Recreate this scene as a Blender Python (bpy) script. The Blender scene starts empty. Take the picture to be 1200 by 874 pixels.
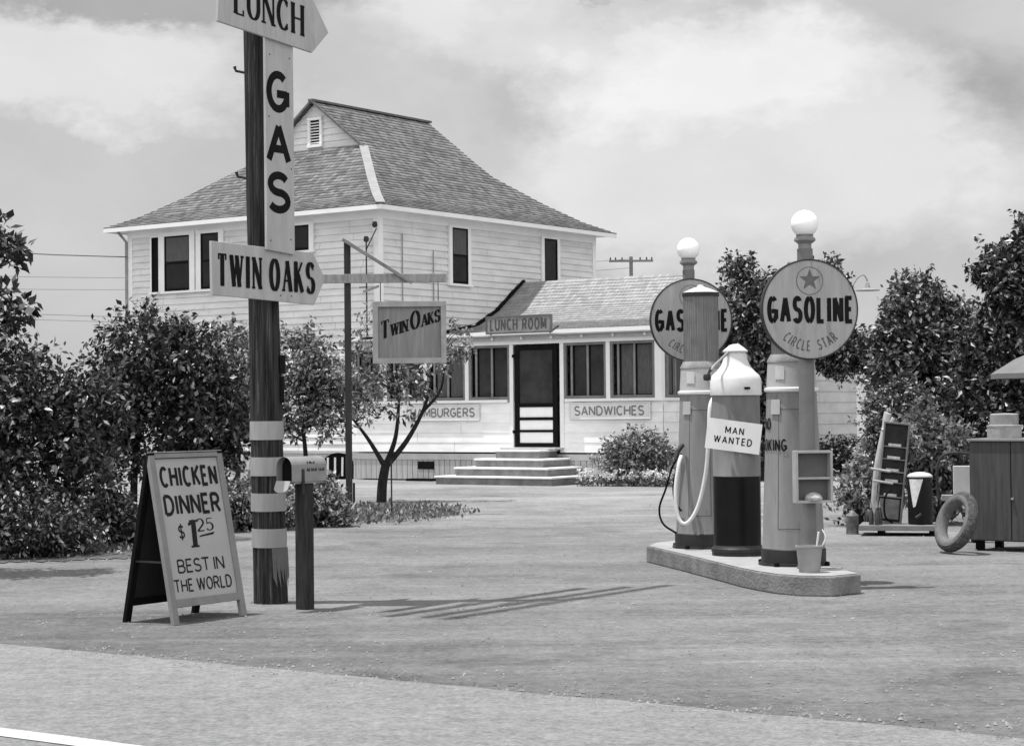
import bpy, math, random
from mathutils import Vector, Matrix
R = math.radians
S = bpy.context.scene
COL = S.collection
rnd = random.Random(7)

# ------------------------------------------------------------------ camera, sky, sun, exposure
cd = bpy.data.cameras.new('camera'); cam = bpy.data.objects.new('camera', cd); COL.objects.link(cam)
cd.sensor_width = 36; cd.lens = 36*2273/1200; cd.clip_end = 4000; cd.clip_start = .1
pit = math.atan(45/2273)
cam.matrix_world = Matrix.Translation((0, 0, 1.42)) @ Matrix.Rotation(R(90)+pit, 4, 'X') @ Matrix.Rotation(-.010, 4, 'Z')
S.camera = cam
S.view_settings.view_transform = 'Standard'; S.view_settings.look = 'None'
S.view_settings.exposure = 0.18; S.view_settings.gamma = 1

SUN_EL = math.atan(1/.26)
w = bpy.data.worlds.new('World'); S.world = w; w.use_nodes = True
def build_sky():
    nt = w.node_tree; N = nt.nodes; L = nt.links
    for n in list(N): N.remove(n)
    out = N.new('ShaderNodeOutputWorld'); mix = N.new('ShaderNodeMixShader')
    b1 = N.new('ShaderNodeBackground'); b2 = N.new('ShaderNodeBackground')
    sky = N.new('ShaderNodeTexSky'); sky.sky_type = 'NISHITA'; sky.sun_disc = False
    sky.sun_elevation = SUN_EL; sky.sun_rotation = R(-90); sky.dust_density = 3
    bw = N.new('ShaderNodeRGBToBW'); L.new(sky.outputs[0], bw.inputs[0])
    L.new(bw.outputs[0], b1.inputs[0]); b1.inputs[1].default_value = .1
    tc = N.new('ShaderNodeTexCoord'); sep = N.new('ShaderNodeSeparateXYZ'); L.new(tc.outputs['Generated'], sep.inputs[0])
    def m(op, a, b=None, c=None, clamp=False):
        n = N.new('ShaderNodeMath'); n.operation = op; n.use_clamp = clamp
        for i, v in enumerate((a, b, c)):
            if v is None: continue
            if isinstance(v, (int, float)): n.inputs[i].default_value = v
            else: L.new(v, n.inputs[i])
        return n.outputs[0]
    X, Y, Z = sep.outputs
    az = m('ARCTAN2', X, Y)                               # compass bearing and height of a sky direction
    el = m('ARCSINE', Z)
    cv = N.new('ShaderNodeCombineXYZ'); L.new(X, cv.inputs[0]); L.new(Y, cv.inputs[1]); L.new(m('MULTIPLY', Z, 1.7), cv.inputs[2])
    def noise(scale, det, rough, off=0, dist=0):
        mp = N.new('ShaderNodeMapping'); mp.inputs['Location'].default_value = (off, off*.7, off*1.3); L.new(cv.outputs[0], mp.inputs[0])
        n = N.new('ShaderNodeTexNoise'); n.inputs['Scale'].default_value = scale; n.inputs['Detail'].default_value = det
        n.inputs['Roughness'].default_value = rough; n.inputs['Distortion'].default_value = dist
        L.new(mp.outputs[0], n.inputs[0]); return n.outputs['Fac']
    big = noise(5.5, 6, .55, 3.1, .2); fine = noise(17, 9, .6, 8.3); mid = noise(9, 8, .58, 1.7, .3)
    w1 = noise(8, 7, .6, 21.3); w2 = noise(8, 7, .6, 33.9); w3 = noise(26, 7, .65, 5.5); w4 = noise(26, 7, .65, 14.2)
    def off(p, q, a, b_): return m('ADD', m('MULTIPLY', m('SUBTRACT', p, .5), a), m('MULTIPLY', m('SUBTRACT', q, .5), b_))
    azw = m('ADD', az, off(w1, w3, .20, .05)); elw = m('ADD', el, off(w2, w4, .085, .035))
    def bank(a0, e0, ra, re, soft, wob, edge=0):
        a = m('DIVIDE', m('SUBTRACT', azw, a0), ra); e = m('DIVIDE', m('SUBTRACT', elw, e0), re)
        d = m('SQRT', m('ADD', m('MULTIPLY', a, a), m('MULTIPLY', e, e)))
        d = m('ADD', d, m('MULTIPLY', m('SUBTRACT', fine, .5), wob*.35))
        return m('DIVIDE', m('SUBTRACT', 1.0, d), soft, None, True)
    v = m('ADD', .575, m('MULTIPLY', m('SUBTRACT', big, .5), .30))
    v = m('ADD', v, m('MULTIPLY', m('SUBTRACT', mid, .5), .16))
    for a0, e0, ra, re, soft, wob, amt in (
            (.118, .128, .150, .068, .30, .75, .13),     # the big white bank on the right
            (.090, .165, .105, .036, .35, .85, .10),     # its bright upper rim
            (-.020, .200, .085, .028, .6, 1.0, .12),
            (-.235, .166, .130, .030, .35, 1.0, .13),    # bright bank on the left
            (-.190, .207, .150, .017, .40, 1.0, -.13),   # grey gap above it
            (-.012, .158, .060, .020, .7, .9, -.06),
            (.245, .160, .050, .030, .85, 1.1, -.13),    # grey gap upper right
            (.085, .218, .060, .014, .5, .9, -.20),
            (.06, .070, .30, .030, 1.0, .6, -.05)):
        v = m('ADD', v, m('MULTIPLY', bank(a0, e0, ra, re, soft, wob), amt*1.35))
    hi = m('MULTIPLY', m('SUBTRACT', Z, .30), 1.6, None, True)  # overhead the thin cloud is lit through by the sun
    v = m('ADD', v, m('MULTIPLY', hi, .15))
    so_ = m('MULTIPLY', m('SUBTRACT', -.05, Y), 2.0, None, True)  # extra unseen brightness added behind the camera to fill the house walls
    v = m('ADD', v, m('MULTIPLY', so_, .95))
    L.new(v, b2.inputs[0]); b2.inputs[1].default_value = 1.0
    mix.inputs[0].default_value = .85
    L.new(b1.outputs[0], mix.inputs[1]); L.new(b2.outputs[0], mix.inputs[2]); L.new(mix.outputs[0], out.inputs[0])
build_sky()
sl = bpy.data.lights.new('sun', 'SUN'); sl.energy = 4.9; sl.angle = R(.6); sl.color = (1, 1, 1)
so = bpy.data.objects.new('sun', sl); COL.objects.link(so)
so.rotation_euler = Vector((math.cos(SUN_EL), 0, -math.sin(SUN_EL))).to_track_quat('-Z', 'Y').to_euler()

# ------------------------------------------------------------------ materials (all grey: the photograph is black and white)
_m = {}
def mat(key, v, rough=.75, var=.18, scale=5, stretch=(1, 1, 1), bump=0, bscale=40, dark=None, spots=0, spot_scale=9, spec=.18, spot_v=.2, detail=6):
    if key in _m: return _m[key]
    M = bpy.data.materials.new(key); M.use_nodes = True; nt = M.node_tree; N = nt.nodes; L = nt.links
    p = N['Principled BSDF']; p.inputs['Roughness'].default_value = rough; p.inputs['Specular IOR Level'].default_value = spec
    tc = N.new('ShaderNodeTexCoord'); mp = N.new('ShaderNodeMapping'); mp.inputs['Scale'].default_value = stretch
    L.new(tc.outputs['Object'], mp.inputs[0])
    n = N.new('ShaderNodeTexNoise'); n.inputs['Scale'].default_value = scale; n.inputs['Detail'].default_value = detail; n.inputs['Roughness'].default_value = .6
    L.new(mp.outputs[0], n.inputs[0])
    cr = N.new('ShaderNodeValToRGB'); a = max(0, v*(1-var)); b = min(.95, v*(1+var))
    cr.color_ramp.elements[0].position = .3; cr.color_ramp.elements[1].position = .7
    cr.color_ramp.elements[0].color = (a, a, a, 1); cr.color_ramp.elements[1].color = (b, b, b, 1)
    L.new(n.outputs['Fac'], cr.inputs[0]); c = cr.outputs[0]
    if spots:
        n2 = N.new('ShaderNodeTexNoise'); n2.inputs['Scale'].default_value = spot_scale; n2.inputs['Detail'].default_value = 8; n2.inputs['Roughness'].default_value = .7
        L.new(mp.outputs[0], n2.inputs[0])
        r2 = N.new('ShaderNodeValToRGB'); r2.color_ramp.elements[0].position = 1-spots-.08; r2.color_ramp.elements[1].position = 1-spots+.06
        L.new(n2.outputs['Fac'], r2.inputs[0])
        mx = N.new('ShaderNodeMix'); mx.data_type = 'RGBA'; L.new(r2.outputs[0], mx.inputs[0]); L.new(c, mx.inputs[6]); mx.inputs[7].default_value = (spot_v, spot_v, spot_v, 1)
        c = mx.outputs[2]
    L.new(c, p.inputs['Base Color'])
    if bump:
        n3 = N.new('ShaderNodeTexNoise'); n3.inputs['Scale'].default_value = bscale; n3.inputs['Detail'].default_value = 5
        L.new(mp.outputs[0], n3.inputs[0]); bp = N.new('ShaderNodeBump'); bp.inputs['Strength'].default_value = bump; bp.inputs['Distance'].default_value = .02
        L.new(n3.outputs['Fac'], bp.inputs['Height']); L.new(bp.outputs[0], p.inputs['Normal'])
    _m[key] = M; return M
def mat_glass(key, v):
    if key in _m: return _m[key]
    M = mat(key, v, .12, .5, 3, spec=.5); return M
def mat_shingle(key, v, cell=.14, row=.075, var=.5):
    if key in _m: return _m[key]
    M = bpy.data.materials.new(key); M.use_nodes = True; nt = M.node_tree; N = nt.nodes; L = nt.links
    p = N['Principled BSDF']; p.inputs['Roughness'].default_value = .9; p.inputs['Specular IOR Level'].default_value = .15
    tc = N.new('ShaderNodeTexCoord'); uv = N.new('ShaderNodeSeparateXYZ'); L.new(tc.outputs['UV'], uv.inputs[0])
    def m(op, a, b):
        n = N.new('ShaderNodeMath'); n.operation = op
        for i, q in enumerate((a, b)):
            if isinstance(q, (int, float)): n.inputs[i].default_value = q
            else: L.new(q, n.inputs[i])
        return n.outputs[0]
    rowi = m('FLOOR', uv.outputs[1], 0)
    wn0 = N.new('ShaderNodeTexWhiteNoise'); wn0.noise_dimensions = '1D'; L.new(rowi, wn0.inputs['W'])
    col = m('ADD', m('DIVIDE', uv.outputs[0], cell), m('MULTIPLY', wn0.outputs[0], 7.3))
    cv = N.new('ShaderNodeCombineXYZ'); L.new(m('FLOOR', col, 0), cv.inputs[0]); L.new(rowi, cv.inputs[1])
    wn = N.new('ShaderNodeTexWhiteNoise'); wn.noise_dimensions = '2D'; L.new(cv.outputs[0], wn.inputs[0])
    no = N.new('ShaderNodeTexNoise'); no.inputs['Scale'].default_value = .9; no.inputs['Detail'].default_value = 8; L.new(tc.outputs['Object'], no.inputs[0])
    fr = m('FRACT', col, 0); gap = m('LESS_THAN', fr, .09)
    f = m('ADD', m('MULTIPLY', wn.outputs[0], .6), m('MULTIPLY', no.outputs['Fac'], .55))
    cr = N.new('ShaderNodeValToRGB'); a = v*(1-var); b = v*(1+var)
    cr.color_ramp.elements[0].position = .15; cr.color_ramp.elements[1].position = .9
    cr.color_ramp.elements[0].color = (a, a, a, 1); cr.color_ramp.elements[1].color = (b, b, b, 1); L.new(f, cr.inputs[0])
    mx = N.new('ShaderNodeMix'); mx.data_type = 'RGBA'; L.new(gap, mx.inputs[0]); L.new(cr.outputs[0], mx.inputs[6]); q = v*.45; mx.inputs[7].default_value = (q, q, q, 1)
    L.new(mx.outputs[2], p.inputs['Base Color']); _m[key] = M; return M
def mat_leaf(key, lo, hi, rough=.42, pale=.0, glint_v=.3):
    if key in _m: return _m[key]
    M = bpy.data.materials.new(key); M.use_nodes = True; nt = M.node_tree; N = nt.nodes; L = nt.links
    p = N['Principled BSDF']; p.inputs['Roughness'].default_value = rough; p.inputs['Specular IOR Level'].default_value = .38
    g = N.new('ShaderNodeNewGeometry'); cr = N.new('ShaderNodeValToRGB')
    e = cr.color_ramp.elements; e[0].color = (lo, lo, lo, 1); e[1].color = (hi, hi, hi, 1); e[1].position = 1-pale
    if pale: x = e.new(min(1, 1-pale+.02)); x.color = (glint_v,)*3+(1,)  # lighter share of leaves: sunlit glints put into the leaf colour
    L.new(g.outputs['Random Per Island'], cr.inputs[0]); L.new(cr.outputs[0], p.inputs['Base Color'])
    tr = N.new('ShaderNodeBsdfTranslucent'); L.new(cr.outputs[0], tr.inputs[0]); ms = N.new('ShaderNodeMixShader'); ms.inputs[0].default_value = .22
    L.new(p.outputs[0], ms.inputs[1]); L.new(tr.outputs[0], ms.inputs[2]); L.new(ms.outputs[0], N['Material Output'].inputs[0])
    _m[key] = M; return M

WHITE = mat('white_paint', .82, .6, .06, 3)
SIDING = mat('white_siding', .60, .7, .12, 1.6, (1, 1, 3), spots=.30, spot_scale=2.5, spot_v=.50)
TRIM = mat('white_trim', .72, .6, .05, 3)
BOARDWHITE = mat('sign_white', .38, .7, .14, 3, (3, 3, .6), spots=.36, spot_scale=5, spot_v=.30)
BLACK = mat('black_paint', .008, .6, .3, 5, spec=.04)
INK = mat('letter_black', .010, .7, .3, 8, spec=.06)
INKGREY = mat('letter_grey', .03, .7, .25, 8, spec=.1)
GREYWOOD = mat('grey_wood', .24, .85, .25, 5, (1, 1, 1), .3, 60)
DARKWOOD = mat('dark_wood', .16, .8, .35, 6, (6, 6, .7))
CREOSOTE = mat('creosote_wood', .032, .9, .9, 7, (5, 5, .22), 1.0, 14, spots=.36, spot_scale=6, spot_v=.13, spec=.08)
METAL = mat('galvanised_metal', .25, .5, .2, 6, spots=.28, spot_v=.22)
DARKMETAL = mat('dark_metal', .03, .5, .4, 8)
CONCRETE = mat('concrete', .36, .9, .16, 5, bump=.25, bscale=50, spots=.3, spot_scale=14, spot_v=.30)
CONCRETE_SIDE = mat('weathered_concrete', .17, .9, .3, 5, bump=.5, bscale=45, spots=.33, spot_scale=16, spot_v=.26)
SKIRT = mat('skirt_wood', .36, .85, .18, 3, (8, 8, .6))
GLASSD = mat('window_glass', .012, .2, .5, 3, spec=.18)
SCREEN = mat('window_screen', .040, .6, .4, 2, spec=.05)
CURTAIN = mat('curtain', .085, .9, .3, 6, (8, 8, 1))
FRAMEG = mat('window_frame_wood', .17, .8, .2, 5)
ROOFM = mat_shingle('cedar_shingles', .125)
ROOFP = mat_shingle('pale_shingles', .25, .10, var=.22)
ROLLROOF = mat('roll_roofing', .30, .9, .12, 4)
BARK = mat('bark', .022, .9, .5, 8, (4, 4, 1), .6, 30)

# ------------------------------------------------------------------ mesh builder
class MB:
    def __init__(self): self.v = []; self.f = []; self.mi = []; self.uv = []; self.cur = 0; self.sm = []; self.smooth = False
    def face(self, pts, uv=None):
        i = len(self.v); self.v += [tuple(p) for p in pts]; self.addf(tuple(range(i, i+len(pts))), uv)
    def addf(self, idx, uv=None):
        self.f.append(idx); self.mi.append(self.cur); self.uv.append(uv); self.sm.append(self.smooth)
    def box(self, c, s, M=None):
        x, y, z = (q/2 for q in s); c = Vector(c); i = len(self.v)
        for a in (-x, x):
            for b in (-y, y):
                for d in (-z, z):
                    p = Vector((a, b, d)); p = (M @ p if M else p)+c; self.v.append(tuple(p))
        for q in ((0, 1, 3, 2), (4, 6, 7, 5), (0, 4, 5, 1), (2, 3, 7, 6), (0, 2, 6, 4), (1, 5, 7, 3)): self.addf(tuple(i+k for k in q))
        return self
    def b2(self, x0, x1, y0, y1, z0, z1):
        return self.box(((x0+x1)/2, (y0+y1)/2, (z0+z1)/2), (abs(x1-x0), abs(y1-y0), abs(z1-z0)))
    def bar(self, p, q, wd, dp, up=(0, 0, 1)):
        p = Vector(p); q = Vector(q); d = q-p; l = d.length; d.normalize()
        u = Vector(up); s = d.cross(u)
        if s.length < 1e-4: s = d.cross(Vector((1, 0, 0)))
        s.normalize(); t = s.cross(d); M = Matrix((s, d, t)).transposed()
        return self.box((p+q)/2, (wd, l, dp), M)
    def tube(self, pts, rad, n=10, cap=True):
        pts = [Vector(p) for p in pts]
        if not hasattr(rad, '__len__'): rad = [rad]*len(pts)
        i0 = len(self.v); ref = None; sm = self.smooth; self.smooth = True
        for k, p in enumerate(pts):
            d = (pts[min(k+1, len(pts)-1)]-pts[max(k-1, 0)]).normalized()
            if ref is None:
                ref = Vector((0, 0, 1)) if abs(d.z) < .9 else Vector((1, 0, 0))
            s = d.cross(ref).normalized(); t = s.cross(d); ref = t
            for j in range(n):
                a = 2*math.pi*j/n; self.v.append(tuple(p+s*(rad[k]*math.cos(a))+t*(rad[k]*math.sin(a))))
        for k in range(len(pts)-1):
            for j in range(n):
                a = i0+k*n+j; b = i0+k*n+(j+1) % n; self.addf((a, a+n, b+n, b))
        self.smooth = False
        if cap: self.face([self.v[i0+j] for j in range(n)]); self.face([self.v[i0+(len(pts)-1)*n+j] for j in reversed(range(n))])
        self.smooth = sm; return self
    def lathe(self, prof, n=28, c=(0, 0, 0), smooth=True):
        sm = self.smooth; P = [prof[0]]
        for k in range(1, len(prof)-1):          # a sharp bend in the outline gets its own ring on either side
            P.append(prof[k]); a = math.atan2(prof[k][1]-prof[k-1][1], prof[k][0]-prof[k-1][0]); b = math.atan2(prof[k+1][1]-prof[k][1], prof[k+1][0]-prof[k][0])
            if abs((b-a+math.pi) % (2*math.pi)-math.pi) > R(32): P.append(None); P.append(prof[k])
        P.append(prof[-1]); prev = None
        for q in P:
            if q is None: prev = None; continue
            i0 = len(self.v)
            for j in range(n):
                a = 2*math.pi*j/n; self.v.append((c[0]+q[0]*math.cos(a), c[1]+q[0]*math.sin(a), c[2]+q[1]))
            if prev is not None:
                self.smooth = smooth
                for j in range(n): self.addf((prev+j, prev+(j+1) % n, i0+(j+1) % n, i0+j))
            prev = i0
        self.smooth = False
        for (r_, z_), fl in ((prof[0], True), (prof[-1], False)):
            if r_ > 1e-4:
                ring = [(c[0]+r_*math.cos(2*math.pi*j/n), c[1]+r_*math.sin(2*math.pi*j/n), c[2]+z_) for j in range(n)]
                self.face(ring[::-1] if fl else ring)
        self.smooth = sm; return self
    def prism(self, poly, o, ex, ey, en, t):
        """outline poly (2d) in plane o,ex,ey with thickness t along en"""
        o, ex, ey, en = map(Vector, (o, ex, ey, en)); i = len(self.v); n = len(poly)
        for k in (0, t):
            for x, y in poly: self.v.append(tuple(o+ex*x+ey*y+en*k))
        self.addf(tuple(range(i+n-1, i-1, -1))); self.addf(tuple(range(i+n, i+2*n)))
        for k in range(n): self.addf((i+k, i+(k+1) % n, i+n+(k+1) % n, i+n+k))
        return self
    def build(self, name, m, parent=None, bevel=0, label=None):
        me = bpy.data.meshes.new(name); me.from_pydata(self.v, [], self.f)
        for q in (m if isinstance(m, (list, tuple)) else [m]): me.materials.append(q)
        me.polygons.foreach_set('material_index', self.mi); me.polygons.foreach_set('use_smooth', self.sm)
        if any(u is not None for u in self.uv):
            ul = me.uv_layers.new(name='UVMap'); k = 0
            for f, u in zip(self.f, self.uv):
                for j in range(len(f)):
                    if u is not None: ul.data[k].uv = u[j]
                    k += 1
        me.update()
        o = bpy.data.objects.new(name, me); COL.objects.link(o)
        if parent: o.parent = parent
        if bevel:
            bm = o.modifiers.new('bevel', 'BEVEL'); bm.width = bevel; bm.segments = 2; bm.limit_method = 'ANGLE'; bm.angle_limit = R(40)
        if label: o['label'] = label
        return o
def tag(o, label, cat, group=None, kind=None):
    o['label'] = label; o['category'] = cat
    if group: o['group'] = group
    if kind: o['kind'] = kind
    return o
def thing(name, label, cat, loc=(0, 0, 0), rz=0, group=None):
    o = bpy.data.objects.new(name, None); COL.objects.link(o); o.empty_display_size = .2
    o.location = loc; o.rotation_euler = (0, 0, rz); return tag(o, label, cat, group)
def structure(o): o['kind'] = 'structure'; return o

# ------------------------------------------------------------------ lettering: strokes drawn as polygons
def arc(cx, cy, rx, ry, a, b, n=14):
    return [(cx+rx*math.cos(R(a+(b-a)*i/n)), cy+ry*math.sin(R(a+(b-a)*i/n))) for i in range(n+1)]
GL = {
 'A': (.8, [[(0, 0), (.4, 1), (.8, 0)], [(.15, .34), (.65, .34)]]),
 'B': (.68, [[(0, 0), (0, 1)], [(0, 1), (.36, 1)]+arc(.36, .76, .27, .24, 90, -90)+[(0, .52)], [(.3, .52)]+arc(.38, .26, .30, .26, 90, -90)+[(0, 0)]]),
 'C': (.74, [arc(.4, .5, .4, .5, 48, 312, 20)]),
 'D': (.74, [[(0, 0), (0, 1)], [(0, 1), (.28, 1)]+arc(.28, .5, .46, .5, 90, -90, 18)+[(0, 0)]]),
 'E': (.58, [[(0, 0), (0, 1)], [(0, 1), (.56, 1)], [(0, .52), (.48, .52)], [(0, 0), (.58, 0)]]),
 'G': (.8, [arc(.4, .5, .4, .5, 48, 330, 20), [(.44, .44), (.78, .44), (.78, .1)]]),
 'H': (.74, [[(0, 0), (0, 1)], [(.74, 0), (.74, 1)], [(0, .52), (.74, .52)]]),
 'I': (.06, [[(.03, 0), (.03, 1)]]),
 'K': (.72, [[(0, 0), (0, 1)], [(.68, 1), (0, .42)], [(.22, .6), (.72, 0)]]),
 'L': (.56, [[(0, 0), (0, 1)], [(0, 0), (.56, 0)]]),
 'M': (.9, [[(0, 0), (0, 1)], [(0, 1), (.45, .2)], [(.45, .2), (.9, 1)], [(.9, 1), (.9, 0)]]),
 'N': (.74, [[(0, 0), (0, 1)], [(0, 1), (.74, 0)], [(.74, 0), (.74, 1)]]),
 'O': (.8, [arc(.4, .5, .4, .5, 90, 450, 28)]),
 'R': (.72, [[(0, 0), (0, 1)], [(0, 1), (.38, 1)]+arc(.38, .74, .30, .26, 90, -90)+[(0, .48)], [(.34, .48), (.72, 0)]]),
 'S': (.68, [arc(.34, .75, .31, .25, 28, 270, 14)+arc(.34, .25, .34, .25, 90, -152, 14)[1:]]),
 'T': (.72, [[(.36, 0), (.36, 1)], [(0, 1), (.72, 1)]]),
 'U': (.74, [[(0, 1), (0, .36)]+arc(.37, .36, .37, .36, 180, 360)+[(.74, 1)]]),
 'W': (1.12, [[(0, 1), (.28, 0)], [(.28, 0), (.56, 1)], [(.56, 1), (.84, 0)], [(.84, 0), (1.12, 1)]]),
 '$': (.6, [arc(.3, .72, .27, .2, 28, 270, 12)+arc(.3, .32, .3, .2, 90, -152, 12)[1:], [(.3, -.05), (.3, 1.08)]]),
 '1': (.36, [[(.06, .84), (.32, 1)], [(.32, 1), (.26, 0)]]),
 '2': (.62, [arc(.31, .7, .29, .3, 165, -35, 12)+[(0, 0)], [(0, 0), (.62, .02)]]),
 '5': (.6, [[(.6, 1), (.12, 1)], [(.12, 1), (.06, .56)], arc(.27, .33, .32, .31, 125, -145, 14)]),
 '.': (.0, [[(0, 0), (0, .1)]]),
}
def stroke(mb, pts, th, nib, mapf, lift):
    pts = [p for i, p in enumerate(pts) if i == 0 or (abs(p[0]-pts[i-1][0])+abs(p[1]-pts[i-1][1])) > 1e-5]
    if len(pts) < 2: return
    closed = math.hypot(pts[0][0]-pts[-1][0], pts[0][1]-pts[-1][1]) < 1e-3 and len(pts) > 5
    q = []
    for i, p in enumerate(pts):
        a = pts[max(i-1, 0)]; b = pts[min(i+1, len(pts)-1)]
        if closed and i in (0, len(pts)-1): a = pts[-2]; b = pts[1]
        dx, dy = b[0]-a[0], b[1]-a[1]; l = math.hypot(dx, dy); dx /= l; dy /= l
        t = th
        if nib is not None:
            t = th*(.32+.68*abs(dy)**1.4)
            if len(pts) == 2 and dx*dy > 0 and abs(dx) > .12: t = th*.45       # rising strokes are thin
        m = 1.0
        if 0 < i < len(pts)-1:
            ux, uy = p[0]-a[0], p[1]-a[1]; ul = math.hypot(ux, uy); c = abs((ux*dx+uy*dy)/ul) if ul else 1; m = 1/max(c, .5)
        q.append(((p[0]-dy*t/2*m, p[1]+dx*t/2*m), (p[0]+dy*t/2*m, p[1]-dx*t/2*m)))
    for i in range(len(q)-1):
        a, b = q[i], q[i+1]
        mb.face([mapf(*a[1], lift), mapf(*b[1], lift), mapf(*b[0], lift), mapf(*a[0], lift)])
def split(pl):
    out = [[pl[0]]]
    for i in range(1, len(pl)):
        out[-1].append(pl[i])
        if i < len(pl)-1:
            a = math.atan2(pl[i][1]-pl[i-1][1], pl[i][0]-pl[i-1][0]); b = math.atan2(pl[i+1][1]-pl[i][1], pl[i+1][0]-pl[i][0])
            if abs((b-a+math.pi) % (2*math.pi)-math.pi) > R(38): out.append([pl[i]])
    return out
def text(mb, s, mapf, W, H, th=.16, serif=False, gap=.26, sizes=None, drop=None):
    """s fitted into width W and height H (metres); mapf(x, y, lift) gives the 3d point"""
    SPW = 3.0 if serif else 2.4
    gp = (th+(.10 if not serif else .20))*H*(gap/.26); nl = 0; sw = 0; ng = 0
    for i, ch in enumerate(s):
        k = sizes[i] if sizes else 1
        if ch == ' ': ng += SPW*(gap/.26); continue
        sw += GL[ch][0]*k
        if i < len(s)-1 and s[i+1] != ' ': ng += k if sizes else 1
    sx = (W-ng*gp)/sw if sw else 1
    adv = []; x = 0
    for i, ch in enumerate(s):
        k = sizes[i] if sizes else 1
        if ch == ' ': adv.append(None); x += SPW*(gap/.26)*gp/sx; continue
        adv.append(x); x += GL[ch][0]*k
        if i < len(s)-1 and s[i+1] != ' ': x += (k if sizes else 1)*gp/sx
    n = 0
    for i, ch in enumerate(s):
        if ch == ' ': continue
        k = sizes[i] if sizes else 1
        nib = R(18) if serif else None; e = th*.5*H
        def tr(p): return ((adv[i]+p[0]*k)*sx, p[1]*H*k)
        for pl in GL[ch][1]:
            pl = [tr(p) for p in pl]
            for seg in split(pl):
                n += 1; seg = list(seg)
                if len(seg) == 2 and not serif:      # square stroke ends
                    (ax, ay), (bx, by) = seg; l = math.hypot(bx-ax, by-ay)
                    ex = .0 if (abs(by-ay) > .9*H*k) else e*.8
                    if ex: seg = [(ax-(bx-ax)/l*ex*(ax > adv[i]*sx+.01*sx and 0 or 1), ay-(by-ay)/l*ex), (bx, by)]
                stroke(mb, seg, th*H*k**.5*(.5 if serif and ch == 'N' and len(seg) == 2 and abs(seg[0][0]-seg[1][0]) < .01*H else 1), nib, mapf, .0015+n*.00012)
                if serif and len(seg) == 2:
                    for (px, py), (ox, oy) in ((seg[0], seg[1]), (seg[1], seg[0])):
                        if (abs(py) < .02*H or abs(py-H*k) < .02*H) and abs(oy-py) > .6*H*k:
                            if ch in 'NMWA' and ((ch == 'A' and py > .5*H*k) or (ch == 'W' and py < .1*H)): continue
                            n += 1; hw = th*H*.85*min(1, sx/H*1.1)
                            yy = py+(.02*H if py < .1*H else -.02*H)
                            stroke(mb, [(px-hw, yy), (px+hw, yy)], .07*H, None, mapf, .0015+n*.00012)
                        elif ch in 'LTE' and abs(oy-py) < .05*H and px > adv[i]*sx+.1*H or (ch == 'T' and abs(oy-py) < .05*H):
                            n += 1; sg = 1 if py < .5*H else -1
                            stroke(mb, [(px, py-.03*H*sg), (px, py+.17*H*sg)], .07*H, None, mapf, .0015+n*.00012)
                elif serif and ch in 'CGS':
                    for (px, py) in (seg[0], seg[-1]):
                        n += 1; stroke(mb, [(px, py-.09*H), (px, py+.09*H)], .07*H, None, mapf, .0015+n*.00012)
def plane(o, ex, ey):
    o, ex, ey = Vector(o), Vector(ex), Vector(ey); en = ex.cross(ey)
    return lambda x, y, l: o+ex*x+ey*y+en*l
XZ = ((1, 0, 0), (0, 0, 1))      # a face turned to local -Y

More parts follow.
